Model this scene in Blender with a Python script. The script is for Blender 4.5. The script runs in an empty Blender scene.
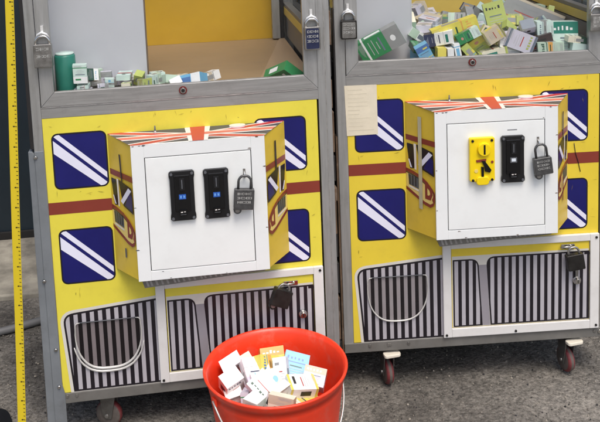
import bpy, bmesh, math, random
from mathutils import Vector, Matrix, Euler
random.seed(7)
sc = bpy.context.scene
COL = sc.collection
R = math.radians
GZ = -0.135                      # ground level in world metres

def lin(c):
    return tuple(((v/255)/12.92 if v/255 <= .04045 else ((v/255+.055)/1.055)**2.4) for v in c)

# ------------------------------------------------------------------ materials
def newmat(name):
    m = bpy.data.materials.new(name); m.use_nodes = True
    nt = m.node_tree; b = nt.nodes['Principled BSDF']
    return m, nt, b

def mat(name, rgb, rough=.5, metal=0., noise=.12, scale=18., bump=0., bscale=200., spec=.5, stretch=None, rrange=.12, coat=0., dirt=None, dscale=5., dcol=(.06,.05,.04), linear=False):
    """plain surface with uneven colour, roughness and fine bump, all in object space"""
    m, nt, b = newmat(name)
    N, L = nt.nodes, nt.links
    c = rgb if linear else lin(rgb)
    tc = N.new('ShaderNodeTexCoord')
    src = tc.outputs['Object']
    if stretch:
        mp = N.new('ShaderNodeMapping'); mp.inputs['Scale'].default_value = stretch
        L.new(src, mp.inputs['Vector']); vec = mp.outputs['Vector']
    else: vec = src
    n = N.new('ShaderNodeTexNoise'); n.inputs['Scale'].default_value = scale; n.inputs['Detail'].default_value = 6
    n.inputs['Roughness'].default_value = .62
    L.new(vec, n.inputs['Vector'])
    mx = N.new('ShaderNodeMix'); mx.data_type = 'RGBA'
    mx.inputs[6].default_value = (*[max(0, v*(1-noise)) for v in c], 1)
    mx.inputs[7].default_value = (*[min(1, v*(1+noise)) for v in c], 1)
    r = N.new('ShaderNodeMapRange'); r.inputs[1].default_value = .3; r.inputs[2].default_value = .7
    L.new(n.outputs['Fac'], r.inputs[0]); L.new(r.outputs[0], mx.inputs[0])
    out = mx.outputs[2]
    if dirt:
        n2 = N.new('ShaderNodeTexNoise'); n2.inputs['Scale'].default_value = dscale; n2.inputs['Detail'].default_value = 9
        n2.inputs['Roughness'].default_value = .7; L.new(src, n2.inputs['Vector'])
        r2 = N.new('ShaderNodeMapRange'); r2.inputs[1].default_value = .52; r2.inputs[2].default_value = .75
        r2.inputs[4].default_value = dirt; L.new(n2.outputs['Fac'], r2.inputs[0])
        m2 = N.new('ShaderNodeMix'); m2.data_type = 'RGBA'; m2.inputs[7].default_value = (*dcol, 1)
        L.new(r2.outputs[0], m2.inputs[0]); L.new(out, m2.inputs[6]); out = m2.outputs[2]
    L.new(out, b.inputs['Base Color'])
    rr = N.new('ShaderNodeMapRange'); rr.inputs[3].default_value = max(.02, rough-rrange); rr.inputs[4].default_value = min(1, rough+rrange)
    L.new(n.outputs['Fac'], rr.inputs[0]); L.new(rr.outputs[0], b.inputs['Roughness'])
    b.inputs['Metallic'].default_value = metal
    b.inputs['Specular IOR Level'].default_value = spec
    b.inputs['Coat Weight'].default_value = coat; b.inputs['Coat Roughness'].default_value = .15
    if bump:
        nb = N.new('ShaderNodeTexNoise'); nb.inputs['Scale'].default_value = bscale; nb.inputs['Detail'].default_value = 4
        L.new(vec, nb.inputs['Vector'])
        bp = N.new('ShaderNodeBump'); bp.inputs['Strength'].default_value = bump; bp.inputs['Distance'].default_value = .001
        L.new(nb.outputs['Fac'], bp.inputs['Height']); L.new(bp.outputs['Normal'], b.inputs['Normal'])
    return m

M = {}
def steel(name, rgb, stretch, metal=.6, rough=.40):
    return mat(name, rgb, rough=rough, metal=metal, noise=.13, scale=9, stretch=stretch, bump=.18, bscale=70, rrange=.14, dirt=.3, dscale=13, dcol=(.16,.145,.13))
M['steel_v'] = steel('brushed_steel_vertical', (176,176,174), (14, 14, .9))
M['steel_h'] = steel('brushed_steel_horizontal', (172,171,168), (.9, 14, 14))
M['steel_grey'] = mat('grey_galvanised_plate', (128,133,137), .55, .25, .14, 9, .2, 90, dirt=.4, dscale=8)
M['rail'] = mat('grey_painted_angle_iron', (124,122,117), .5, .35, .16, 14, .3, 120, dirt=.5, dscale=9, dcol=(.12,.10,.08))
M['reflection_bar'] = mat('painted_reflection_bars', (158,156,152), .5, .2, .1, 30)  # pale bars painted as reflections on the strip below the coin box
M['scuff'] = mat('brown_scuff', (150,128,50), .6, 0, .3, 60)
M['staple'] = mat('bright_zinc', (236,236,234), .3, .35, .05, 40)
M['seam'] = mat('seam_black', (26,24,22), .8)
M['light_edge'] = mat('worn_bright_edge', (176,174,170), .35, .6, .3, 40)
M['white_frame'] = mat('white_powder_coat', (224,222,218), .22, 0, .05, 6, .06, 150, coat=.3, dirt=.22, dscale=14, dcol=(.40,.36,.30))
M['white_box'] = mat('white_enamel', (234,236,234), .3, 0, .04, 4, .05, 120, coat=.2, dirt=.16, dscale=11, dcol=(.55,.54,.5))
M['white_door'] = mat('white_enamel_door', (238,240,237), .32, 0, .04, 3, .05, 120, coat=.2, dirt=.16, dscale=13, dcol=(.6,.58,.54))
M['yellow_a'] = mat('yellow_print_lemon', (228,214,74), .4, 0, .07, 5, .05, 160, coat=.15, dirt=.28, dscale=9, dcol=(.45,.36,.06))
M['yellow_b'] = mat('yellow_print_warm', (230,204,62), .4, 0, .07, 5, .05, 160, coat=.15, dirt=.28, dscale=9, dcol=(.45,.33,.06))
M['yellow_side'] = mat('yellow_print_box_side', (220,188,62), .42, 0, .09, 6, .05, 160, coat=.1, dirt=.25, dscale=16, dcol=(.35,.25,.05))
M['maroon'] = mat('maroon_print', (132,54,40), .45, 0, .08, 7, coat=.1)
M['navy'] = mat('navy_print', (19,19,98), .38, 0, .1, 12, coat=.1)
M['black_print'] = mat('black_print', (24,18,30), .42, 0, .1, 12, coat=.1)
M['stripe'] = mat('pale_lilac_print', (230,230,246), .4, 0, .04, 12, coat=.1)
M['grille_light'] = mat('silver_grille_print', (180,176,181), .42, 0, .07, 9, coat=.1, dirt=.3, dscale=7, dcol=(.2,.19,.2))
M['grille_dark'] = mat('dark_grille_print', (24,18,26), .42, 0, .1, 9, coat=.1)
M['halo'] = mat('pale_grey_print', (214,210,200), .42, 0, .06, 9, coat=.1, dirt=.25, dscale=7, dcol=(.3,.28,.25))
M['cream'] = mat('cream_print', (232,206,120), .45, 0, .06, 9)
M['jack_blue'] = mat('sheen_flag_blue', (66,68,84), .4, 0, .12, 9, coat=.2)  # flag tones greyed and paled: grazing reflection put into the colour
M['jack_white'] = mat('flag_white', (226,220,214), .4, 0, .05, 9, coat=.2)
M['jack_red'] = mat('sheen_flag_red', (184,60,60), .4, 0, .08, 9, coat=.2)
M['jack_pink'] = mat('sheen_flag_pink', (206,112,104), .4, 0, .08, 9, coat=.2)
M['black_plastic'] = mat('black_abs_plastic', (20,20,22), .38, 0, .1, 40, .25, 500)
M['black_gloss'] = mat('black_gloss_plastic', (12,12,14), .2, 0, .1, 40)
M['grey_plastic'] = mat('grey_plastic', (88,90,94), .5)
M['yellow_plastic'] = mat('yellow_abs_plastic', (244,212,18), .33, 0, .05, 30, .1, 300)
M['chrome'] = mat('chrome', (210,208,204), .16, 1., .05, 20)
M['lock_steel'] = mat('padlock_steel', (150,148,144), .36, .8, .25, 60, .3, 300)
M['lock_dark'] = mat('padlock_grey_iron', (88,88,88), .42, .55, .3, 70, .4, 260)
M['lock_black'] = mat('padlock_black_iron', (46,44,42), .4, .5, .3, 60, .3, 260)
M['lock_blue'] = mat('padlock_blue_face', (38,44,74), .4, .1, .2, 60)
M['lock_letter'] = mat('embossed_letter_metal', (204,204,200), .4, .6, .2, 80)
M['lamp_red'] = mat('red_lock_ring', (120,48,44), .35, .2)
M['rubber'] = mat('grey_wheel_rubber', (92,84,78), .75, 0, .2, 60, .3, 200, dirt=.5, dscale=20)
M['wheel_red'] = mat('red_brown_wheel', (112,48,50), .6, 0, .2, 60, .2, 200, dirt=.6, dscale=25, dcol=(.12,.10,.09))
M['fork'] = mat('zinc_fork', (112,110,106), .45, .7, .25, 40, .3, 200, dirt=.6, dscale=25)
M['pedal'] = mat('cream_brake_pedal', (226,218,200), .4, 0, .06, 40, dirt=.3, dscale=30, dcol=(.4,.36,.3))
M['rust'] = mat('rusty_seam', (98,78,60), .8, .1, .5, 30, .6, 200, stretch=(1,1,.3), dirt=.8, dscale=14, dcol=(.35,.28,.22))
M['wood'] = mat('plywood', (150,127,98), .5, 0, .14, 6, .2, 120, stretch=(1.2, 12, 12), dirt=.25, dscale=5, dcol=(.22,.15,.10))
M['wood2'] = mat('pale_plywood', (164,140,112), .5, 0, .10, 6, .2, 120, stretch=(8, 1.2, 12))
M['inner_yellow'] = mat('inner_wall_yellow', (206,164,44), .5, 0, .12, 3, coat=.1)
M['inner_olive'] = mat('inner_wall_olive_yellow', (206,182,92), .5, 0, .12, 3, coat=.1)
M['inner_grey'] = mat('inner_grey_sheet', (116,114,110), .55, .1, .14, 7)
M['partition'] = mat('lilac_grey_acrylic', (198,199,205), .32, 0, .05, 3, coat=.2)
M['brown_edge'] = mat('brown_board_edge', (112,96,80), .6)
M['dark_side'] = mat('dark_side_sheet', (44,42,42), .6, .2, .2, 8)
M['paper'] = mat('cream_paper', (224,214,190), .8, 0, .06, 25, .2, 120)
M['paper_ink'] = mat('faded_ink', (214,204,180), .8)
M['red_plastic'] = mat('red_bucket_plastic', (240,64,34), .38, 0, .10, 6, .12, 70, spec=.5, dirt=.4, dscale=22, dcol=(.55,.22,.16))
M['wire'] = mat('galvanised_wire', (196,196,190), .38, .6, .1, 50)
M['hose'] = mat('grey_hose', (104,104,104), .55, 0, .12, 20)

# glass: thin clear sheet, reflects the yard in front
def glass():
    m, nt, b = newmat('thin_clear_glass'); N, L = nt.nodes, nt.links
    N.remove(b); out = N['Material Output']
    t = N.new('ShaderNodeBsdfTransparent'); t.inputs[0].default_value = (.985,.99,.985,1)
    g = N.new('ShaderNodeBsdfGlossy'); g.inputs['Roughness'].default_value = .04
    f = N.new('ShaderNodeFresnel'); f.inputs[0].default_value = 1.45
    ge = N.new('ShaderNodeNewGeometry'); iv = N.new('ShaderNodeMath'); iv.operation = 'SUBTRACT'; iv.inputs[0].default_value = 1; L.new(ge.outputs['Backfacing'], iv.inputs[1])
    pm = N.new('ShaderNodeMath'); pm.operation = 'MULTIPLY'; L.new(iv.outputs[0], pm.inputs[0]); L.new(f.outputs[0], pm.inputs[1])
    mx = N.new('ShaderNodeMixShader'); L.new(pm.outputs[0], mx.inputs[0]); L.new(t.outputs[0], mx.inputs[1]); L.new(g.outputs[0], mx.inputs[2])
    L.new(mx.outputs[0], out.inputs[0]); return m
M['glass'] = glass()
def smoked(name, tint):
    m, nt, b = newmat(name); N, L = nt.nodes, nt.links
    N.remove(b); out = N['Material Output']
    t = N.new('ShaderNodeBsdfTransparent'); t.inputs[0].default_value = tint
    g = N.new('ShaderNodeBsdfGlossy'); g.inputs['Roughness'].default_value = .16
    f = N.new('ShaderNodeFresnel'); f.inputs[0].default_value = 1.45
    ge = N.new('ShaderNodeNewGeometry'); iv = N.new('ShaderNodeMath'); iv.operation = 'SUBTRACT'; iv.inputs[0].default_value = 1; L.new(ge.outputs['Backfacing'], iv.inputs[1])
    pm = N.new('ShaderNodeMath'); pm.operation = 'MULTIPLY'; L.new(iv.outputs[0], pm.inputs[0]); L.new(f.outputs[0], pm.inputs[1])
    mx = N.new('ShaderNodeMixShader'); L.new(pm.outputs[0], mx.inputs[0]); L.new(t.outputs[0], mx.inputs[1]); L.new(g.outputs[0], mx.inputs[2])
    L.new(mx.outputs[0], out.inputs[0]); return m
M['smoked'] = smoked('smoked_acrylic', (.84,.82,.81,1)); M['smoked_pale'] = smoked('pale_smoked_acrylic', (.91,.90,.89,1))
def emis(name, rgb, s):
    m, nt, b = newmat(name); b.inputs['Base Color'].default_value = (*lin(rgb), 1)
    b.inputs['Emission Color'].default_value = (*lin(rgb), 1); b.inputs['Emission Strength'].default_value = s; return m
M['led_blue'] = emis('blue_led_screen', (30,74,150), .25)
M['led_white'] = emis('white_led_screen', (190,196,202), .25)
M['led_digit'] = emis('pale_led_digit', (130,180,215), .5)

def asphalt():
    m, nt, b = newmat('rough_asphalt'); N, L = nt.nodes, nt.links
    tc = N.new('ShaderNodeTexCoord'); o = tc.outputs['Object']
    big = N.new('ShaderNodeTexNoise'); big.inputs['Scale'].default_value = 2.2; big.inputs['Detail'].default_value = 8; big.inputs['Roughness'].default_value = .65; L.new(o, big.inputs['Vector'])
    fine = N.new('ShaderNodeTexNoise'); fine.inputs['Scale'].default_value = 90; fine.inputs['Detail'].default_value = 6; fine.inputs['Roughness'].default_value = .8; L.new(o, fine.inputs['Vector'])
    mp = N.new('ShaderNodeTexNoise'); mp.inputs['Scale'].default_value = 30; mp.inputs['Detail'].default_value = 2; L.new(o, mp.inputs['Vector'])
    v = N.new('ShaderNodeTexVoronoi'); v.inputs['Scale'].default_value = 115; L.new(o, v.inputs['Vector'])
    cr = N.new('ShaderNodeValToRGB'); cr.color_ramp.elements[0].position = .32; cr.color_ramp.elements[0].color = (.044,.041,.038,1)
    cr.color_ramp.elements[1].position = .72; cr.color_ramp.elements[1].color = (.24,.225,.20,1); L.new(big.outputs['Fac'], cr.inputs[0])
    cf = N.new('ShaderNodeValToRGB'); cf.color_ramp.elements[0].position = .3; cf.color_ramp.elements[0].color = (.16,.16,.16,1)
    cf.color_ramp.elements[1].position = .75; cf.color_ramp.elements[1].color = (2.7,2.65,2.55,1); L.new(fine.outputs['Fac'], cf.inputs[0])
    mul = N.new('ShaderNodeMix'); mul.data_type = 'RGBA'; mul.blend_type = 'MULTIPLY'; mul.inputs[0].default_value = 1
    L.new(cr.outputs[0], mul.inputs[6]); L.new(cf.outputs[0], mul.inputs[7])
    # pale chips
    sep = N.new('ShaderNodeSeparateColor'); L.new(v.outputs['Color'], sep.inputs[0])
    g1 = N.new('ShaderNodeMath'); g1.operation = 'GREATER_THAN'; g1.inputs[1].default_value = .93; L.new(sep.outputs[0], g1.inputs[0])
    g2 = N.new('ShaderNodeMath'); g2.operation = 'LESS_THAN'; g2.inputs[1].default_value = .42; L.new(v.outputs['Distance'], g2.inputs[0])
    g3 = N.new('ShaderNodeMath'); g3.operation = 'MULTIPLY'; L.new(g1.outputs[0], g3.inputs[0]); L.new(g2.outputs[0], g3.inputs[1])
    g4 = N.new('ShaderNodeMapRange'); g4.inputs[1].default_value = .45; g4.inputs[2].default_value = .6; L.new(mp.outputs['Fac'], g4.inputs[0])
    g5 = N.new('ShaderNodeMath'); g5.operation = 'MULTIPLY'; L.new(g3.outputs[0], g5.inputs[0]); L.new(g4.outputs[0], g5.inputs[1])
    mx = N.new('ShaderNodeMix'); mx.data_type = 'RGBA'; mx.inputs[7].default_value = (.24,.225,.20,1)
    L.new(g5.outputs[0], mx.inputs[0]); L.new(mul.outputs[2], mx.inputs[6]); L.new(mx.outputs[2], b.inputs['Base Color'])
    b.inputs['Roughness'].default_value = .85; b.inputs['Specular IOR Level'].default_value = .25
    ad = N.new('ShaderNodeMath'); ad.operation = 'MULTIPLY_ADD'; ad.inputs[1].default_value = -.8; L.new(v.outputs['Distance'], ad.inputs[0]); L.new(fine.outputs['Fac'], ad.inputs[2])
    bp = N.new('ShaderNodeBump'); bp.inputs['Strength'].default_value = .9; bp.inputs['Distance'].default_value = .004
    L.new(ad.outputs[0], bp.inputs['Height']); L.new(bp.outputs['Normal'], b.inputs['Normal'])
    return m
M['asphalt'] = asphalt()
M['concrete'] = mat('stained_concrete', (150,144,130), .85, 0, .42, 9, .9, 60, dirt=.9, dscale=5, dcol=(.06,.055,.05))
M['grit_mid'] = mat('grey_grit', (104,98,90), .9, 0, .4, 30)
M['pebble'] = mat('pale_grit', (150,143,130), .85, 0, .4, 30)
M['shutter'] = mat('dark_navy_sheet', (30,42,50), .45, .2, .2, 3, dirt=.4, dscale=3, dcol=(.02,.025,.03))

def tape_mat():
    m, nt, b = newmat('yellow_tape_with_ticks'); N, L = nt.nodes, nt.links
    tc = N.new('ShaderNodeTexCoord'); s = N.new('ShaderNodeSeparateXYZ'); L.new(tc.outputs['Object'], s.inputs[0])
    def band(period, frac, x0, x1):
        md = N.new('ShaderNodeMath'); md.operation = 'PINGPONG'; md.inputs[1].default_value = period/2; L.new(s.outputs[2], md.inputs[0])
        lt = N.new('ShaderNodeMath'); lt.operation = 'LESS_THAN'; lt.inputs[1].default_value = period*frac; L.new(md.outputs[0], lt.inputs[0])
        a = N.new('ShaderNodeMath'); a.operation = 'GREATER_THAN'; a.inputs[1].default_value = x0; L.new(s.outputs[0], a.inputs[0])
        c = N.new('ShaderNodeMath'); c.operation = 'LESS_THAN'; c.inputs[1].default_value = x1; L.new(s.outputs[0], c.inputs[0])
        p = N.new('ShaderNodeMath'); p.operation = 'MULTIPLY'; L.new(a.outputs[0], p.inputs[0]); L.new(c.outputs[0], p.inputs[1])
        q = N.new('ShaderNodeMath'); q.operation = 'MULTIPLY'; L.new(p.outputs[0], q.inputs[0]); L.new(lt.outputs[0], q.inputs[1]); return q.outputs[0]
    a = band(.010, .10, .0040, .0085); c = band(.050, .035, -.001, .0035)
    mxm = N.new('ShaderNodeMath'); mxm.operation = 'MAXIMUM'; L.new(a, mxm.inputs[0]); L.new(c, mxm.inputs[1])
    mx = N.new('ShaderNodeMix'); mx.data_type = 'RGBA'; mx.inputs[6].default_value = (*lin((214,190,40)),1); mx.inputs[7].default_value = (*lin((60,50,20)),1)
    L.new(mxm.outputs[0], mx.inputs[0]); L.new(mx.outputs[2], b.inputs['Base Color']); b.inputs['Roughness'].default_value = .35
    return m
M['tape'] = tape_mat()

# ------------------------------------------------------------------ mesh helpers
class MB:
    def __init__(self): self.bm = bmesh.new(); self.mats = []
    def mi(self, m):
        if m not in self.mats: self.mats.append(m)
        return self.mats.index(m)
    def box(self, x0, x1, y0, y1, z0, z1, m):
        i = self.mi(m)
        v = [self.bm.verts.new(p) for p in ((x0,y0,z0),(x1,y0,z0),(x1,y1,z0),(x0,y1,z0),(x0,y0,z1),(x1,y0,z1),(x1,y1,z1),(x0,y1,z1))]
        for q in ((0,3,2,1),(4,5,6,7),(0,1,5,4),(1,2,6,5),(2,3,7,6),(3,0,4,7)):
            self.bm.faces.new([v[k] for k in q]).material_index = i
        return v
    def face(self, pts, m):
        f = self.bm.faces.new([self.bm.verts.new(p) for p in pts]); f.material_index = self.mi(m); return f
    def slab(self, pts, d, m):
        """closed polygon pts (3D, any plane) thickened by vector d"""
        i = self.mi(m); d = Vector(d)
        a = [self.bm.verts.new(p) for p in pts]; b = [self.bm.verts.new(Vector(p)+d) for p in pts]
        self.bm.faces.new(a).material_index = i; self.bm.faces.new(list(reversed(b))).material_index = i
        n = len(a)
        for k in range(n): self.bm.faces.new([a[k], b[k], b[(k+1)%n], a[(k+1)%n]]).material_index = i
    def cyl(self, p0, p1, r, m, seg=20, r1=None, smooth=True):
        i = self.mi(m); p0 = Vector(p0); p1 = Vector(p1); ax = (p1-p0).normalized(); r1 = r if r1 is None else r1
        u = ax.orthogonal().normalized(); w = ax.cross(u)
        A, B = [], []
        for k in range(seg):
            t = 2*math.pi*k/seg; d = u*math.cos(t)+w*math.sin(t)
            A.append(self.bm.verts.new(p0+d*r)); B.append(self.bm.verts.new(p1+d*r1))
        self.bm.faces.new(list(reversed(A))).material_index = i; self.bm.faces.new(B).material_index = i
        for k in range(seg):
            f = self.bm.faces.new([A[k], A[(k+1)%seg], B[(k+1)%seg], B[k]]); f.material_index = i; f.smooth = smooth
    def tube(self, path, r, m, seg=10, closed=False):
        i = self.mi(m); P = [Vector(p) for p in path]; n = len(P); rings = []; u = None
        for k in range(n):
            a = P[k-1] if (k or closed) else P[k]; b = P[(k+1)%n] if (k < n-1 or closed) else P[k]
            t = (b-a).normalized()
            u = t.orthogonal().normalized() if u is None else (u-t*u.dot(t)).normalized()
            w = t.cross(u); rr = r[k] if isinstance(r, (list, tuple)) else r
            rings.append([self.bm.verts.new(P[k]+(u*math.cos(2*math.pi*j/seg)+w*math.sin(2*math.pi*j/seg))*rr) for j in range(seg)])
        for k in range(n if closed else n-1):
            A, B = rings[k], rings[(k+1)%n]
            for j in range(seg):
                f = self.bm.faces.new([A[j], A[(j+1)%seg], B[(j+1)%seg], B[j]]); f.material_index = i; f.smooth = True
        if not closed:
            self.bm.faces.new(list(reversed(rings[0]))).material_index = i; self.bm.faces.new(rings[-1]).material_index = i
    def lathe(self, prof, m, seg=64, center=(0,0), flip=False, sq=1.0):
        i = self.mi(m); rings = []
        for (r, z) in prof:
            rings.append([self.bm.verts.new((center[0]+r*math.cos(2*math.pi*j/seg), center[1]+r*math.sin(2*math.pi*j/seg), z)) for j in range(seg)])
        for a in range(len(rings)-1):
            for j in range(seg):
                f = self.bm.faces.new([rings[a][j], rings[a][(j+1)%seg], rings[a+1][(j+1)%seg], rings[a+1][j]]); f.material_index = i; f.smooth = True
        return rings
    def build(self, name, parent=None, origin=(0,0,0), bevel=0, seg=2, recalc=True):
        if recalc: bmesh.ops.recalc_face_normals(self.bm, faces=self.bm.faces)
        o = Vector(origin)
        for v in self.bm.verts: v.co -= o
        me = bpy.data.meshes.new(name); self.bm.to_mesh(me); self.bm.free()
        for m in self.mats: me.materials.append(M[m] if isinstance(m, str) else m)
        ob = bpy.data.objects.new(name, me); COL.objects.link(ob)
        if parent is not None: ob.parent = parent
        if bevel:
            b = ob.modifiers.new('bevel', 'BEVEL'); b.width = bevel; b.segments = seg; b.limit_method = 'ANGLE'; b.angle_limit = R(40); b.harden_normals = False
        return ob

def tag(o, label=None, cat=None, group=None, kind=None):
    if label: o['label'] = label
    if cat: o['category'] = cat
    if group: o['group'] = group
    if kind: o['kind'] = kind
    return o
def empty(name, loc, rz=0):
    o = bpy.data.objects.new(name, None); COL.objects.link(o); o.location = loc; o.rotation_euler = (0,0,rz); o.empty_display_size = .1; return o

def rrect(x0, x1, z0, z1, r, n=6):
    pts = []
    for cx, cz, a0 in ((x1-r, z1-r, 0), (x0+r, z1-r, 90), (x0+r, z0+r, 180), (x1-r, z0+r, 270)):
        for k in range(n+1):
            a = R(a0+90*k/n); pts.append((cx+r*math.cos(a), cz+r*math.sin(a)))
    return pts
def roundpoly(pts, rs, n=6):
    """round the corners of a 2D polygon, radius per corner"""
    out = []; N = len(pts)
    for i in range(N):
        p = Vector(pts[i]); a = Vector(pts[i-1]); b = Vector(pts[(i+1)%N]); r = rs[i]
        if r <= 0: out.append(tuple(p)); continue
        d1 = (a-p).normalized(); d2 = (b-p).normalized()
        s = p+d1*r; e = p+d2*r
        for k in range(n+1):
            t = k/n; out.append(tuple(s*(1-t)**2+p*2*t*(1-t)+e*t*t))
    return out
def clip(poly, a, b, c):
    """keep part of polygon where a*x+b*z<=c"""
    out = []; N = len(poly)
    for i in range(N):
        p, q = poly[i], poly[(i+1)%N]
        fp = a*p[0]+b*p[1]-c; fq = a*q[0]+b*q[1]-c
        if fp <= 0: out.append(p)
        if (fp < 0 < fq) or (fq < 0 < fp):
            t = fp/(fp-fq); out.append((p[0]+(q[0]-p[0])*t, p[1]+(q[1]-p[1])*t))
    return out
def clip_convex(poly, conv):
    # conv counter-clockwise
    out = poly; N = len(conv)
    for i in range(N):
        p, q = conv[i], conv[(i+1)%N]
        ex, ez = q[0]-p[0], q[1]-p[1]
        if abs(ex)+abs(ez) < 1e-9: continue
        out = clip(out, ez, -ex, ez*p[0]-ex*p[1])
        if len(out) < 3: return []
    return out
def ccw(p):
    s = sum(p[i-1][0]*p[i][1]-p[i][0]*p[i-1][1] for i in range(len(p)))
    return p if s > 0 else list(reversed(p))
def inset(poly, d):
    """shrink a convex ccw polygon by d"""
    poly = ccw(poly); out = [(-9,-9),(9,-9),(9,9),(-9,9)]; N = len(poly)
    for i in range(N):
        p, q = poly[i], poly[(i+1)%N]; ex, ez = q[0]-p[0], q[1]-p[1]; l = math.hypot(ex, ez)
        if l < 1e-7: continue
        out = clip(out, ez, -ex, ez*p[0]-ex*p[1]-d*l)
        if len(out) < 3: return []
    return out
def expand(poly, d): return inset(poly, -d)

def pr(mb, poly, y, m):
    """print: a flat polygon on the plane y, facing the viewer (-y)"""
    if len(poly) < 3: return
    clean = []
    for p in ccw(poly):
        if not clean or math.hypot(p[0]-clean[-1][0], p[1]-clean[-1][1]) > 1e-5: clean.append(p)
    if math.hypot(clean[0][0]-clean[-1][0], clean[0][1]-clean[-1][1]) < 1e-5: clean.pop()
    if len(clean) > 2: mb.face([(p[0], y, p[1]) for p in clean], m)

# ------------------------------------------------------------------ claw machine
ZBK = .0085
BX = dict(bl=.1594, br=.6117, fl=.2219, fr=.5488, d=.0935, zt=.678, zb=.3286)

def bus_window(mb, x0, zt, y):
    w, h = .1365, .1470
    o = rrect(x0, x0+w, zt-h, zt, .016)
    pr(mb, o, y, 'black_print')
    i = ccw(rrect(x0+.004, x0+w-.004, zt-h+.004, zt-.004, .0125)); pr(mb, i, y-.0004, 'navy')
    for s in ([(.002,-.0045),(.0167,-.0010),(.1365,-.1125),(.1365,-.1285)], [(-.002,-.0125),(.1365,-.1400),(.1200,-.1470),(-.002,-.0470)]):
        pr(mb, clip_convex(ccw([(x0+a, zt+b) for a, b in s]), i), y-.0008, 'stripe')

def grille(mb, outline, y, x_start, pitch=.0208, lw=.0104, slant=.0, bw=.005):
    outline = ccw(outline)
    pr(mb, expand(outline, .008), y, 'halo')
    pr(mb, outline, y-.0004, 'grille_dark')
    inn = inset(outline, bw)
    x = x_start
    while x < .72:
        s = ccw([(x, -.05), (x+lw, -.05), (x+lw+slant, .35), (x+slant, .35)])
        c = clip_convex(s, inn)
        if c: pr(mb, c, y-.0008, 'grille_light')
        x += pitch

def side_print(mb, left, tape):
    """bus picture on a slanted side of the coin box; s runs 0 (panel) to 1 (front)"""
    b = BX
    def P(s, z, off):
        if left: x = b['bl']+(b['fl']-b['bl'])*s
        else: x = b['br']+(b['fr']-b['br'])*s
        n = Vector((-b['d'], -(b['fl']-b['bl']), 0)).normalized() if left else Vector((b['d'], -(b['br']-b['fr']), 0)).normalized()
        return Vector((x, -b['d']*s, z))+n*off
    def D(poly, off, m):
        if len(poly) > 2: mb.face([P(s, z, off) for s, z in poly], m)
    D([(0,.583),(1,.583),(1,.598),(0,.598)], .0004, 'maroon')
    w1 = roundpoly([(.04,.574),(.27,.574),(.30,.508),(.14,.504)], [.02]*4, 3)
    w2 = roundpoly([(.36,.577),(.92,.567),(.95,.500),(.52,.512)], [.02]*4, 3)
    D([(.09,.530),(.13,.530),(.22,.508),(.16,.508)], .0009, 'stripe'); D(w1, .0006, 'black_print'); D(w2, .0006, 'black_print')
    D([(.78,.565),(.90,.560),(.52,.516),(.42,.522)], .0009, 'stripe')
    D([(.60,.515),(.90,.507),(.92,.545),(.80,.552)], .0008, 'navy')
    def loop(pts, w, off, m):
        P2 = [Vector(p) for p in pts]
        for i in range(len(P2)-1):
            a, c = P2[i], P2[i+1]; D([(a.x,a.y),(c.x,c.y),(c.x,c.y-w),(a.x,a.y-w)], off, m)
    top = [(0,.503),(.25,.500),(.5,.493),(.72,.481),(.88,.466),(.95,.452)]
    bot = [(.95,.440),(.90,.428),(.80,.421),(.62,.424),(.35,.436),(0,.451)]
    body = [(0,.503)]+top[1:]+bot
    D(body, .0004, 'cream')
    loop(top, .010, .0007, 'maroon'); loop(bot, .009, .0007, 'maroon'); loop([(x_, z_-.0105) for x_, z_ in top[:-1]], .0026, .0008, 'black_print')
    D([(.88,.466),(.96,.454),(.96,.440),(.90,.428),(.86,.436),(.90,.446),(.90,.456)], .0007, 'maroon')
    D([(.28,.577),(.36,.577),(.36,.505),(.30,.505)], .0005, 'jack_white')
    D([(.08,.488),(.50,.484),(.50,.452),(.10,.458)], .0008, 'grey_plastic')
    for k in range(4): D([(.12+k*.1,.486),(.15+k*.1,.486),(.15+k*.1,.458),(.12+k*.1,.458)], .0011, 'black_print')
    D([(.10,.456),(.50,.450),(.50,.445),(.10,.451)], .0011, 'jack_white')
    ring = [(.64,.477),(.84,.468),(.89,.450),(.82,.433),(.64,.433)]
    D(ring, .0010, 'maroon'); D([(.72,.464),(.79,.459),(.81,.450),(.77,.445),(.72,.445)], .0013, 'cream')
    if left and tape:
        D([(.44,.656),(.56,.656),(.56,.400),(.44,.400)], .0016, 'paper_tape')
    elif left:
        D([(.46,.645),(.52,.645),(.55,.575),(.50,.575)], .0014, 'black_print')
        D([(.48,.40),(.54,.40),(.54,.375),(.48,.375)], .0014, 'grey_plastic')
    else:
        D([(.46,.650),(.53,.650),(.53,.575),(.46,.575)], .0014, 'black_print')
        if tape: D([(.46,.47),(.52,.47),(.52,.40),(.46,.40)], .0014, 'maroon')
M['paper_tape'] = mat('dull_packing_tape', (190,182,150), .5, 0, .1, 40)

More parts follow.
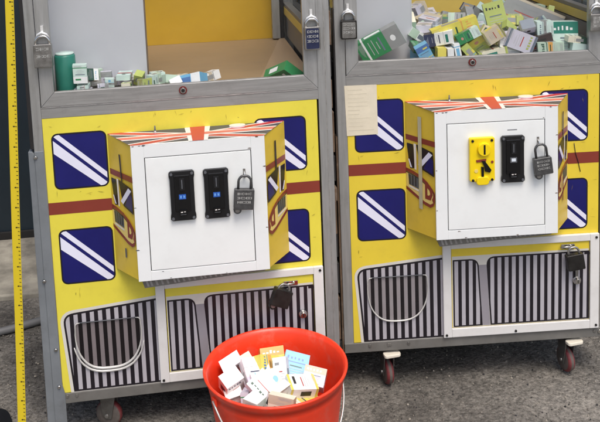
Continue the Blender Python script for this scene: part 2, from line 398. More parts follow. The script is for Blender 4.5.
def flag_top(mb):
    b = BX; z = b['zt']
    def T(s, t, k): return (b['bl']+(b['fl']-b['bl'])*t + s*((b['br']-b['bl'])+((b['fr']-b['fl'])-(b['br']-b['bl']))*t), -b['d']*t, z+k+ZBK*(1-t))
    def D(poly, k, m):
        poly = clip_convex(ccw(poly), [(0,0),(1,0),(1,1),(0,1)])
        if len(poly) > 2: mb.face([T(s, t, k) for s, t in poly], m)
    D([(0,0),(1,0),(1,1),(0,1)], .0003, 'jack_blue')
    for (a, c) in (((0,0),(1,1)), ((0,1),(1,0))):
        for w, k, m in ((.25, .0006, 'jack_white'), (.15, .0009, 'jack_red')):
            D([(a[0]-.06,a[1]-w/2+(-.06 if c[1] else .06)),(c[0]+.06,c[1]-w/2+(.06 if c[1] else -.06)),(c[0]+.06,c[1]+w/2+(.06 if c[1] else -.06)),(a[0]-.06,a[1]+w/2+(-.06 if c[1] else .06))], k, m)
    D([(0,.36),(1,.36),(1,.64),(0,.64)], .0012, 'jack_white'); D([(.43,0),(.575,0),(.575,1),(.43,1)], .0012+.0001, 'jack_white')
    D([(0,.42),(1,.42),(1,.58),(0,.58)], .0016, 'jack_pink'); D([(.46,0),(.545,0),(.545,1),(.46,1)], .0018, 'jack_red')


def acceptor_black(parent, base, x, z, led, y):
    mb = MB(); w, h = .0315, .0635
    out = [(-w,-h+.012),(-w,-h+.004),(-w+.005,-h),(w-.005,-h),(w,-h+.004),(w,-h+.012),(w-.0018,-h+.020),(w-.0018,h-.020),(w,h-.012),(w,h-.004),(w-.005,h),(-w+.005,h),(-w,h-.004),(-w,h-.012),(-w+.0018,h-.020),(-w+.0018,-h+.020)]
    mb.slab([(x+a, y, z+c) for a, c in out], (0,-.009,0), 'black_plastic')
    mb.box(x-.019, x+.019, y-.0115, y-.009, z-h+.024, z+h-.010, 'black_gloss')
    ob = mb.build('coin_acceptor', parent, base, bevel=.0014)
    # coin slot, screws, return button
    mb = MB(); mb.box(x-.0065, x+.0065, y-.0145, y-.0115, z+.016, z+.046, 'black_plastic')
    mb.box(x-.0014, x+.0014, y-.0150, y-.0145, z+.020, z+.043, 'grey_plastic'); mb.build('coin_slot', ob, (0,0,0), bevel=.0006)
    mb = MB(); mb.box(x-.0085, x+.0085, y-.0135, y-.0115, z-.007, z+.005, 'led_blue') if led == 'blue' else (mb.box(x-.009, x+.009, y-.0133, y-.0115, z-.008, z+.006, 'grey_plastic'), mb.box(x-.0055, x+.0055, y-.0136, y-.0133, z-.0045, z+.0035, 'led_white'))
    if led == 'blue':
        for k in (-.0042, .0042):
            for q in ((-.0016,-.0010),(.0010,.0016)): mb.box(x+k+q[0], x+k+q[1], y-.0138, y-.0135, z-.0046, z+.0030, 'led_digit')
            mb.box(x+k-.0016, x+k+.0016, y-.0138, y-.0135, z-.0010, z-.0004, 'led_digit')
    mb.build('led_display', ob)
    for sx in (-1, 1):
        for sz in (-1, 1):
            mb = MB(); mb.cyl((x+sx*(w-.006), y-.009, z+sz*(h-.0065)), (x+sx*(w-.006), y-.0112, z+sz*(h-.0065)), .0036, 'grey_plastic', 12); mb.build('screw', ob)
    mb = MB(); mb.slab([(x+a, y-.0115, z+c) for a, c in rrect(-.010,.010,-.050,-.034,.004)], (0,-.003,0), 'black_gloss')
    mb.box(x-.006, x-.001, y-.0150, y-.0145, z-.041, z-.0385, 'jack_white'); mb.box(x+.0015, x+.006, y-.0150, y-.0145, z-.040, z-.0385, 'jack_white')
    mb.box(x-.007, x+.007, y-.0150, y-.0145, z-.0465, z-.0455, 'grey_plastic')
    mb.build('return_button', ob)
    if base != (0,0,0):
        for c in ob.children:
            for v in c.data.vertices: v.co -= Vector(base)
    return ob

def acceptor_yellow(parent, base, x, z, y):
    w, h = .0335, .0635; mb = MB()
    out = rrect(-w, w, -h+.008, h, .005)
    mb.slab([(x+a, y, z+c) for a, c in out], (0,-.012,0), 'yellow_plastic')
    mb.slab([(x+a, y-.0, z+c) for a, c in rrect(-.017,.017,-h-.001,-h+.022,.008)], (0,-.016,0), 'yellow_plastic')
    ob = mb.build('coin_acceptor', parent, base, bevel=.002)
    kids = []
    mb = MB(); mb.cyl((x+.004, y-.012, z+.033), (x+.004, y-.020, z+.033), .0185, 'yellow_plastic', 32, r1=.0165)
    mb.box(x+.0015, x+.0065, y-.0204, y-.0200, z+.020, z+.046, 'black_gloss'); kids.append(mb.build('coin_slot', ob, bevel=.0006))
    mb = MB(); yy = y-.0122
    def q(pts, k, m='black_gloss'): mb.slab([(x+a, yy, z+c) for a, c in pts], (0,-k,0), m)
    q([(-.017,.004),(.010,.006),(.009,-.001),(-.016,-.002)], .002, 'maroon'); q([(-.003,.002),(.006,.001),(.023,-.024),(.019,-.031),(.006,-.027),(.004,-.014)], .004)
    q([(-.004,-.014),(.003,-.016),(.003,-.052),(-.003,-.052)], .003); kids.append(mb.build('coin_mechanism', ob))
    for sx in (-1, 1):
        for sz in (-1, 1):
            mb = MB(); mb.cyl((x+sx*(w-.008), y-.012, z+sz*(h-.010)+.002), (x+sx*(w-.008), y-.0135, z+sz*(h-.010)+.002), .0036, 'black_plastic', 12); kids.append(mb.build('screw', ob))
    mb = MB(); mb.cyl((x+.026, y-.012, z-.003), (x+.026, y-.0135, z-.003), .0036, 'maroon', 12); kids.append(mb.build('reject_button', ob)); mb = MB(); mb.cyl((x-.017, y-.012, z-.026), (x-.017, y-.0132, z-.026), .005, 'cream', 12)
    kids.append(mb.build('token_badge', ob))
    for c in kids:
        for v in c.data.vertices: v.co -= Vector(base)
    return ob

def machine(label, loc, rz, gz, variant):
    """front panel: x 0..0.7, z measured from its lower edge; gz = ground height in that frame"""
    base = (.35, .0, gz)
    c, s = math.cos(rz), math.sin(rz)
    wl = (loc[0]+c*.35, loc[1]+s*.35, loc[2]+gz)
    root = empty('claw_machine', wl, rz)
    tag(root, label, 'claw machine', 'yellow claw machines side by side')
    right = variant == 2
    yel = 'yellow_b' if right else 'yellow_a'
    B = lambda mb, n, parent=root, bev=.0012: mb.build(n, parent, base, bevel=bev)
    L0 = -.0235 if not right else -.026
    # posts ----------------------------------------------------------
    TOP = 1.62
    def post(xa, xb, ya, yb, za, zb, n='corner_post', groove=None):
        mb = MB(); mb.box(xa, xb, ya, yb, za, zb, 'steel_v')
        if groove: mb.box(groove, groove+.0022, ya-.0006, ya, za, zb, 'light_edge')
        return B(mb, n)
    post(L0, .0005, .0, .035, -.0283, TOP)
    post(.7055, .7400 if not right else .738, .0, .035, -.0283, TOP, groove=.7245)
    post(L0, .0005, .705, .74, -.0283, TOP); post(.7055, .7400, .705, .74, -.0283, TOP)
    # lower side plate standing proud of the post
    if not right:
        mb = MB(); mb.slab([(-.0385,0,.655),(-.0300,0,.655),(-.0235,0,.648),(-.0235,0,gz+.012),(-.0440,0,gz+.012)][::-1], (0,.03,0), 'steel_grey'); mb.box(-.0235, -.0006, -.0022, -.0002, gz+.012, .655, 'steel_grey')
        B(mb, 'leg_plate')
        for x, z in ((-.021,.640),(-.024,.312),(-.0085,.123),(-.0075,.020)):
            mb = MB(); mb.cyl((x,-.0022,z),(x,-.0062,z), .0052, 'chrome', 14, r1=.0035); B(mb, 'bolt', bev=0)
        mb = MB(); mb.box(-.0330, -.0237, .002, .03, .66, TOP-.1, 'dark_side'); B(mb, 'hinge_strip')
        mb = MB(); mb.slab([(-.0005,-.0024,.03),(.006,-.0024,.0),(.006,-.0024,gz+.012),(-.0235,-.0024,gz+.012),(-.0235,-.0024,.0)], (0,.0015,0), 'steel_grey'); B(mb, 'foot_plate', bev=0)
    else:
        mb = MB(); mb.box(-.0320, -.0262, .002, .03, -.0283, .60, 'rust'); mb.box(-.0300, -.0262, .001, .03, .60, .95, 'dark_side'); B(mb, 'edge_trim')
    # rusty seal down the right edge
    mb = MB(); random.seed(11+variant)
    z = -.02
    while z < 1.2:
        h = random.uniform(.03, .12); mb.box(.7402, .7402+random.uniform(.003,.008), .004+random.uniform(0,.004), .03, z, z+h, random.choice(['rust','dark_side','steel_grey','rust'])); z += h+random.uniform(0,.02)
    B(mb, 'edge_seal', bev=.0006)
    # bottom rail -------------------------------------------------------
    mb = MB(); xa = .0062 if not right else -.026
    mb.box(xa, .738, -.0035, .0, -.0283, -.0004, 'rail'); mb.box(xa, .738, .0, .05, -.0283, -.0245, 'rail')
    rl = B(mb, 'bottom_rail', bev=.0012)
    for x in ((.012,.036) if not right else (.045,.098,.103,.155,.69)):
        mb = MB(); mb.cyl((x,-.0035,-.010 if right else -.008),(x,-.0058,-.010 if right else -.008), .0040, 'lock_steel', 12); B(mb, 'rail_bolt', rl, bev=0)
    if right: mb = MB(); mb.cyl((.705,-.0035,-.012),(.705,-.0068,-.012), .0055, 'chrome', 12); B(mb, 'rail_bolt', rl, bev=0)
    # body shell
    for (n, a) in (('side_panel', (L0, L0+.003, .035, .705)), ('side_panel', (.7370, .7400, .035, .705))):
        mb = MB(); mb.box(*a, -.0283, .79, 'dark_side'); B(mb, n)
    mb = MB(); mb.box(.0005, .7055, .737, .74, -.0283, TOP, 'dark_side'); B(mb, 'back_panel')
    mb = MB(); mb.box(.0005, .7055, .05, .705, -.0283, -.022, 'dark_side'); B(mb, 'base_plate')
    mb = MB(); mb.box(L0, .740, .741, .744, gz+.012, .02, 'dark_side'); B(mb, 'rear_light_block')  # unseen sheet added to stop light leaking in under the machine
    # print panel ---------------------------------------------------------
    mb = MB(); mb.box(0.001, .7005, .0006, .012, -.0002, .7372, yel)
    bus_window(mb, .0198, .6972, .0002); bus_window(mb, .5330, .6972, .0002)
    bus_window(mb, .0198, .4437, .0002); bus_window(mb, .5330, .4437, .0002)
    pr(mb, [(.001,.4856),(.7005,.4856),(.7005,.5173),(.001,.5173)], .0002, 'maroon')
    o = roundpoly([(.0295,.0006),(.0140,.2150),(.2650,.2360),(.2650,.0006)], [0,.028,0,0])
    grille(mb, clip(o, 0, -1, -.0006), .0001, .0210)
    random.seed(70+variant)
    for _k in range(26):
        cx_, cz_ = random.choice([(random.uniform(.02,.15), random.choice([random.uniform(.24,.28),random.uniform(.70,.73),random.uniform(.53,.545)])), (random.uniform(.62,.69), random.uniform(.29,.72)), (random.uniform(.2,.68), random.uniform(.70,.733))])
        l_ = random.uniform(.002,.010); a_ = random.uniform(-.5,.5)+random.choice([0,1.57]); w_ = random.uniform(.0002,.0006)
        ux, uz = math.cos(a_), math.sin(a_)
        pr(mb, [(cx_-ux*l_-uz*w_*.2, cz_-uz*l_+ux*w_*.2),(cx_+ux*l_*.2-uz*w_, cz_+uz*l_*.2+ux*w_),(cx_+ux*l_, cz_+uz*l_),(cx_+ux*l_*.1+uz*w_, cz_+uz*l_*.1-ux*w_)], -.0009, random.choice(['scuff','scuff','black_print']))
    front = B(mb, 'front_panel', bev=0)
    if right:
        mb = MB(); mb.slab([(-.0045,-.0006,.7395),(.0838,-.0006,.7387),(.0843,-.0006,.6006),(-.0010,-.0006,.5996)], (0,-.0006,0), 'paper')
        random.seed(3)
        for k in range(11):
            zz = .725-k*.0112; w = random.uniform(.03,.07); mb.box(.004, .004+w, -.00135, -.0012, zz, zz+.0028, 'paper_ink')
        B(mb, 'paper_note', bev=0)
        mb = MB(); mb.tube([(.630,-.0012,.545),(.634,-.0014,.515),(.642,-.0012,.49),(.648,-.0012,.462)], .0009, 'black_print', 6); B(mb, 'scratch', bev=0)
    # headlight-shaped prize hatch: thin smoked flap with a bright rim
    mb = MB()
    T, Lx, Rx = .1900, .0440, .2115
    def U(off=0, n=22):
        pts = [(Lx-off, T-.006)]; zc = .158
        for k in range(n+1):
            a = math.pi*k/n; sx = math.cos(a); sz = math.sin(a)
            pts.append(((Lx+Rx)/2 - (abs(sx)**.72)*(1 if sx > 0 else -1)*((Rx-Lx)/2+off), zc - (sz**.92)*(.098+off)))
        pts.append((Rx+off, T-.006)); return pts
    mb = MB(); poly = [(Lx+.008, T)]+[(Lx, T-.006)]+U()[1:-1]+[(Rx, T-.006),(Rx-.008, T)]
    mb.slab([(p[0], -.0015, p[1]) for p in poly], (0,-.0020,0), 'smoked_pale' if right else 'smoked')
    fl = B(mb, 'hatch_flap', bev=0)
    mb = MB(); path = [(Lx+.012,-.0044,T+.0005),(Lx+.005,-.0044,T-.0005),(Lx+.001,-.0044,T-.005)]+[(p[0], -.0044, p[1]) for p in U(.001)[1:-1]]+[(Rx-.001,-.0044,T-.005),(Rx-.005,-.0044,T-.0005),(Rx-.012,-.0044,T+.0005)]
    n = len(path); rad = [.0014+(.0020 if not right else .0010)*math.sin(math.pi*k/(n-1))**2 for k in range(n)]
    mb.tube(path, rad, 'hatch_rim', 8)
    mb.tube([(Lx+.008,-.0042,T+.0005),(Rx-.008,-.0042,T+.0005)], .0014, 'grey_plastic', 6)
    if not right:
        p2 = [(p[0], -.0040, p[1]-.0010) for p in U(.0085)[3:-3]]; n = len(p2)
        mb.tube(p2, [.0012+.0024*math.sin(math.pi*k/(n-1)) for k in range(n)], 'hatch_rim', 8)
    B(mb, 'hatch_rim', fl, bev=0)
    # service door ----------------------------------------------------------
    D0, D1, Z0, Z1 = .2548, .7000, .0020, .2826; I0, I1, J0, J1 = .2785, .6738, .0275, .2628
    mb = MB()
    mb.box(D0, I0, -.0110, -.0006, Z0, Z1, 'white_frame'); mb.box(I1, D1, -.0110, -.0006, Z0, Z1, 'white_frame')
    mb.box(I0, I1, -.0108, -.0006, Z0, J0, 'white_frame'); mb.box(I0, I1, -.0108, -.0006, J1, Z1, 'white_frame')
    df = B(mb, 'door_frame', bev=.0015)
    for x, z in ((D0+.008,Z0+.008),(D1-.009,Z0+.010),(D1-.009,Z1-.010),(.46,Z0+.008)):
        mb = MB(); mb.cyl((x,-.0110,z),(x,-.0132,z), .0034, 'lock_black', 12); B(mb, 'screw', df, bev=0)
    mb = MB(); mb.box(I0+.0016, I1-.0016, -.0062, -.0006, J0+.0016, J1-.0016, yel); y = -.0066
    mb.box(I0, I1, -.0010, -.0007, J0, J1, 'seam')
    g1 = roundpoly([(I0+.005,J0+.003),(I0+.005,.2290),(.3560,.2290),(.3665,J0+.003)], [0,0,.024,0])
    g2 = roundpoly([(.3890,J0+.003),(.3780,.2330),(.6720,.2330),(.6720,J0+.003)], [0,.026,0,0])
    pr(mb, [(I0+.003,J0+.002),(I1-.003,J0+.002),(I1-.003,.2390),(I0+.003,.2390)], y+.0003, 'halo')
    pr(mb, [(.3655,J0+.003),(.3560,.21),(.3800,.21),(.3880,J0+.003)], y+.0001, 'gap_print')
    for g, x0 in ((g1, I0+.010), (g2, .3905)):
        g = ccw(g); pr(mb, g, y, 'grille_dark'); inn = inset(g, .0042); x = x0
        while x < .68:
            cpoly = clip_convex(ccw([(x-.002,-.05),(x+.0088,-.05),(x+.0108,.35),(x,.35)]), inn)
            if cpoly: pr(mb, cpoly, y-.0004, 'grille_light')
            x += .0204
    pr(mb, [(.6580,.2225),(.6735,.2225),(.6735,.2290),(.6580,.2290)], y-.0006, 'grille_dark')
    dp = B(mb, 'service_door', bev=0)
    # hasp ring and cam lock
    hx, hz = ((.604,.2440) if not right else (.603,.2500))
    mb = MB(); mb.box(hx-.012, hx+.026, -.0110, -.0070, hz-.006, hz+.006, 'chrome'); mb.tube([(hx+.016*math.cos(a), -.0110-.012*abs(math.sin(a)), hz+.004*math.sin(a)) for a in [math.pi*k/10 for k in range(11)]], .0022, 'chrome', 8)
    B(mb, 'hasp', dp, bev=.0006)
    lx, lz = ((.6410,.1545) if not right else (.6354,.1490))
    mb = MB(); mb.cyl((lx,-.0070,lz),(lx,-.013,lz), .0115, 'chrome', 24); mb.cyl((lx,-.013,lz),(lx,-.021,lz), .0105, 'chrome', 24, r1=.0070)
    mb.box(lx-.0012, lx+.0012, -.0215, -.0210, lz-.0045, lz+.0045, 'seam')
    if right: mb.box(lx-.004, lx+.004, -.012, -.008, lz+.006, lz+.034, 'lock_steel')
    B(mb, 'cam_lock', dp, bev=.0008)
    # coin box -----------------------------------------------------------------
    b = BX; mb = MB(); zt, zb, d = b['zt'], b['zb'], b['d']
    F = [(b['bl'],-.0008),(b['fl'],-d+.006),(b['fr'],-d+.006),(b['br'],-.0008)]
    mb.face([(F[0][0],F[0][1],zb),(F[1][0],F[1][1],zb),(F[1][0],F[1][1],zt),(F[0][0],F[0][1],zt+ZBK)], 'yellow_side')
    mb.face([(F[3][0],F[3][1],zb),(F[2][0],F[2][1],zb),(F[2][0],F[2][1],zt),(F[3][0],F[3][1],zt+ZBK)], 'yellow_side')
    mb.face([(p[0],p[1],zt+(ZBK if k_ in (0,3) else 0)) for k_, p in enumerate(F)], 'jack_blue'); mb.face([(p[0],p[1],zb) for p in F], 'grille_dark')
    mb.face([(p[0],p[1],zz) for p, zz in ((F[0],zb),(F[3],zb),(F[3],zt+ZBK),(F[0],zt+ZBK))], 'yellow_side')
    mb.face([(F[1][0],F[1][1],zb),(F[2][0],F[2][1],zb),(F[2][0],F[2][1],zt),(F[1][0],F[1][1],zt)], 'seam')
    for k in range(20):       # printed bars under the box
        t0 = k/20; xx = b['fl']+.01+t0*(b['fr']-b['fl']-.02); mb.face([(xx,-d+.012,zb-.0004),(xx+.008,-d+.012,zb-.0004),(xx+.008,-.012,zb-.0004),(xx,-.012,zb-.0004)], 'grille_light')
    flag_top(mb); side_print(mb, True, right); side_print(mb, False, right)
    cb = B(mb, 'coin_box', bev=0)
    mb = MB(); yb_ = -.074; za_ = zb-.0012  # added strip: shade and reflections on the door-frame top, put into shape and colour
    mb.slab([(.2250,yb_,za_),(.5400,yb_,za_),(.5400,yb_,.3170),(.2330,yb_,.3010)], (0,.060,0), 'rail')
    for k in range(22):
        xx = .236+k*.0135+(.004 if k % 5 == 0 else 0); zl = .3012+(xx-.233)*.052; mb.face([(xx,yb_-.0005,zl+.003),(xx+.0052,yb_-.0005,zl+.003),(xx-.0010,yb_-.0005,za_-.001),(xx-.0065,yb_-.0005,za_-.001)], 'reflection_bar')
    B(mb, 'reflection_strip', cb, bev=0)
    # front frame of the box and its door
    q0, q1, r0, r1 = .2520, .5155, .3525, .6455
    mb = MB()
    ft, fb = zt+.0008, zb-.0008; a0, a1 = b['fl']-.0015, b['fr']+.0015
    mb.box(a0, q0, -d, -d+.006, fb, ft, 'white_box'); mb.box(q1, a1, -d, -d+.006, fb, ft, 'white_box')
    mb.box(q0, q1, -d+.0002, -d+.006, fb, r0, 'white_box'); mb.box(q0, q1, -d+.0002, -d+.006, r1, ft, 'white_box')
    random.seed(40+variant)      # chipped enamel along the edges
    spots_ = [(a0+.006,ft-.003),(a0+.022,ft-.0025),(a0+.031,ft-.002),(a1-.02,ft-.002),(a0+.003,.52),(a0+.0025,.41),(a1-.003,.60),(a1-.0035,.44),(.30,fb+.003),(.44,fb+.0025),(q1-.004,r1+.004),(q0+.03,r0-.003)]
    for (cx_, cz_) in spots_:
        rr_ = random.uniform(.0012,.0030); mb.face([(cx_+rr_*random.uniform(.5,1.5)*math.cos(t_)*1.6, -d-.0002, cz_+rr_*random.uniform(.4,1.1)*math.sin(t_)*.8) for t_ in [2*math.pi*k/9 for k in range(9)]], random.choice(['grey_plastic','lock_steel','rust']))
    B(mb, 'box_front_frame', cb, bev=.0008)
    mb = MB(); g = .0019; mb.box(q0+g, q1-g, -d+.0002, -d+.005, r0+g, r1-g, 'white_door')
    cd = B(mb, 'box_door', cb, bev=.0008)
    mb = MB(); mb.cyl((.2795,-.012,zt),(.2795,-.012,zt+.024), .0028, 'grey_plastic', 10, r1=.0016); mb.cyl((.2795,-.012,zt),(.2795,-.012,zt+.012), .0055, 'lock_steel', 6)
    B(mb, 'lid_bolt', cb, bev=0)
    mb = MB(); mb.slab([(.4885+.021*math.cos(t), -.016+.0125*math.sin(t), zt+.005) for t in [2*math.pi*k/28 for k in range(28)]], (0,0,.0070), 'jack_white')
    B(mb, 'lid_plug', cb, bev=.001)
    mb = MB(); mb.box(.4930, .4990, -d-.0010, -d+.001, .5750, .5985, 'chrome'); mb.tube([(.496,-d-.001,.590),(.496,-d-.010,.588),(.496,-d-.012,.582),(.496,-d-.008,.577),(.496,-d-.001,.577)], .0020, 'chrome', 8)
    B(mb, 'box_hasp', cb, bev=.0005)
    if right:
        acceptor_yellow(cb, base, .3432, .5435, -d); acceptor_black(cb, base, .4265, .5430, 'white', -d)
        mb = MB(); mb.box(.414,.440,-d-.0001,-d+.0001,.6195,.6215,'grey_plastic'); B(mb, 'stamped_text', cb, bev=0)
    else:
        acceptor_black(cb, base, .3403, .5440, 'blue', -d); acceptor_black(cb, base, .4245, .5425, 'blue', -d)
    # rails, window door --------------------------------------------------------
    mb = MB(); mb.box(.0005, .7055, .0004, .03, .7375, .7650, 'steel_h'); mb.box(.0007, .7052, -.0012, .001, .7645, .7664, 'light_edge'); B(mb, 'cross_rail', bev=.0008)
    X0, X1 = .0024, .7050; O0, O1 = .0365, .6690
    def wf(pts, m): mb.slab([(p[0], -.0016, p[1]) for p in pts], (0,.0160,0), m)
    mb = MB(); ZB, OB, ZT2, OT = .7668, .8038, 1.56, 1.525
    wf([(X0,ZB),(X1,ZB),(O1,OB),(O0,OB)], 'steel_h'); B(mb, 'window_rail', bev=.001)
    mb = MB(); wf([(X0,ZB+.0006),(O0-.0004,OB),(O0-.0004,OT),(X0,ZT2)], 'steel_v'); B(mb, 'window_stile', bev=.001)
    mb = MB(); wf([(X1,ZB+.0006),(O1+.0004,OB),(O1+.0004,OT),(X1,ZT2)], 'steel_v'); B(mb, 'window_stile', bev=.001)
    mb = MB(); wf([(X0,ZT2),(X1,ZT2),(O1,OT),(O0,OT)], 'steel_h'); B(mb, 'window_rail', bev=.001)
    mb = MB(); mb.box(O0-.003, O1+.003, .005, .0085, OB-.003, OT+.003, 'glass'); B(mb, 'window_glass', bev=0)
    mb = MB(); mb.box(O0, O1, .0020, .0049, OB, OB+.0016, 'light_edge'); B(mb, 'glass_bead', bev=0)
    mb = MB(); kx, kz = ((.3556,.7871) if not right else (.3464,.7876))
    mb.cyl((kx,-.0016,kz),(kx,-.0050,kz), .0105, 'lamp_red', 24); mb.cyl((kx,-.0050,kz),(kx,-.0085,kz), .0078, 'chrome', 24, r1=.0070); mb.cyl((kx,-.0085,kz),(kx,-.0090,kz), .0045, 'seam', 16)
    B(mb, 'window_lock', bev=0)
    # cabin above the rail
    mb = MB(); mb.box(L0, .740, 0, .03, TOP, TOP+.03, 'steel_h'); mb.box(L0, .740, .71, .74, TOP, TOP+.03, 'steel_h'); mb.box(L0, L0+.03, .03, .71, TOP, TOP+.03, 'steel_h'); mb.box(.71, .740, .03, .71, TOP, TOP+.03, 'steel_h'); rf = B(mb, 'roof_frame')
    mb = MB(); mb.box(L0+.031, .709, .031, .709, TOP+.010, TOP+.014, 'glass'); B(mb, 'roof_glass', rf, bev=0)  # unseen roof, made clear so daylight brightens the cabin
    mb = MB(); mb.box(.0005, .7055, 0, .03, ZT2+.002, TOP, yel); B(mb, 'header')
    for xa in (L0+.004, .7300):
        mb = MB(); mb.box(xa, xa+.004, .036, .704, .905, TOP, 'glass'); B(mb, 'side_glass', bev=0)
    mb = MB(); mb.box(.7055 if right else .7120, .7290, .036, .704, .79, .862, 'inner_grey'); mb.box(.7050, .7290, .036, .704, .866, .892, 'inner_olive'); mb.box(.7060,.7292,.036,.704,.8924,.904,'inner_grey'); B(mb, 'side_sill')
    mb = MB(); mb.box(L0+.004, .0005, .036, .704, .79, .904, 'inner_grey'); B(mb, 'side_sill')
    mb = MB(); mb.box(.0012, .7048, .7165, .7200, .7800, 1.6, 'inner_olive' if right else 'inner_yellow')
    if not right: mb.box(.0012, .7048, .7155, .7165, .938, .985, 'maroon')
    B(mb, 'inner_back_wall', bev=0)
    mb = MB(); mb.box(.0012, .7048, .016, .7150, .7700, .7800, 'wood'); B(mb, 'prize_tray', bev=0)
    mb = MB(); xr = .2675 if not right else .2085
    mb.box(.0020, xr-.004, .1260, .1310, .7802, 1.40, 'partition'); mb.box(xr-.004, xr, .1255, .1350, .7802, 1.40, 'brown_edge' if not right else 'partition')
    B(mb, 'chute_partition', bev=.0006)
    if not right:
        mb = MB(); mb.slab([(.560,.075,.7808),(.7040,.075,.7808),(.7040,.700,.7808),(.690,.700,.7808)], (0,0,.004), 'wood2'); B(mb, 'loose_board')
        mb = MB(); mb.box(.6640, .6900, .672, .700, .7850, 1.6, 'steel_v'); mb.box(.6915,.7040,.675,.700,.785,1.6,'dark_side'); B(mb, 'inner_post')
    else:
        mb = MB(); mb.box(.6720, .6950, .682, .710, .7802, 1.6, 'steel_v'); B(mb, 'inner_post')
    # casters --------------------------------------------------------------------
    h = -.0283-gz
    spots = [(.110,.045,70), (.615,.045,82), (.09,.66,20), (.62,.66,40)] if not right else [(.098,.036,10), (.622,.036,12), (.09,.66,20), (.62,.66,40)]
    for i, (x, y, rot) in enumerate(spots):
        hh = .037
        ca = empty('caster', (x-.35, y, h), R(rot)); ca.parent = root
        mb = MB(); mb.box(-.032,.032,-.028,.028,-.004,-.0002,'fork'); mb.cyl((0,0,-.004),(0,0,-.014),.017,'fork',20)
        mb.slab([(-.0155,.018,-.014),(-.0155,-.026,-.014),(-.0155,-.012,-h+hh-.008),(-.0155,.002,-h+hh-.010),(-.0155,.014,-h+hh)],(.003,0,0),'fork')
        mb.slab([(.0125,.018,-.014),(.0125,-.026,-.014),(.0125,-.012,-h+hh-.008),(.0125,.002,-h+hh-.010),(.0125,.014,-h+hh)],(.003,0,0),'fork')
        mb.box(-.0155,.0155,-.022,.018,-.0165,-.0125,'fork'); mb.cyl((-.019,0,-h+hh),(.019,0,-h+hh),.0055,'lock_steel',10)
        mb.build('fork', ca, bevel=.0008)
        mb = MB(); w = .0112
        prof = [(.010,-w),(.030,-w),(.0345,-w*.75),(.0366,-w*.35),(.037,0),(.0366,w*.35),(.0345,w*.75),(.030,w),(.010,w)]
        rg = []
        for (r_, xx) in prof: rg.append([mb.bm.verts.new((xx, r_*math.cos(2*math.pi*j/36), -h+hh+r_*math.sin(2*math.pi*j/36))) for j in range(36)])
        mm = mb.mi('rubber'), mb.mi('wheel_red')
        for a in range(len(rg)-1):
            for j in range(36):
                f = mb.bm.faces.new([rg[a][j], rg[a][(j+1)%36], rg[a+1][(j+1)%36], rg[a+1][j]]); f.smooth = True
                f.material_index = mm[1] if a in ((1,2,5,6) if right else (2,3,4,5)) else mm[0]
        for q in (0, -1): mb.bm.faces.new(rg[q]).material_index = mm[0]
        mb.build('wheel', ca)
        if i < 2 and (right or i == 1):
            mb = MB(); o2 = rrect(-.022, .026, -.052, -.026, .008)
            mb.slab([(a, c_, -.017) for a, c_ in o2], (0,0,.009), 'pedal'); mb.build('brake_pedal', ca, bevel=.002)
    return root
M['hatch_rim'] = mat('pale_plastic_rim', (206,204,198), .3, .15, .1, 20, dirt=.3, dscale=20, dcol=(.3,.29,.27))
M['gap_print'] = mat('grey_lilac_print', (150,145,150), .42, 0, .08, 9, coat=.1)

M1L = ((0,0,0), 0.0); M2L = ((.79072,.06205,.01368), -.08146)
machine('yellow bus-print claw machine whose coin box has two black coin acceptors, nearer the tape measure', *M1L, GZ, 1)
machine('yellow bus-print claw machine with a cream paper note, one yellow and one black coin acceptor', *M2L, GZ-.01368, 2)

def W(m, p):
    if m == 1: return Vector(p)
    (x, y, z), r = M2L; c, s = math.cos(r), math.sin(r)
    return Vector((x+c*p[0]-s*p[1], y+s*p[0]+c*p[1], z+p[2]))
def WR(m): return 0 if m == 1 else M2L[1]

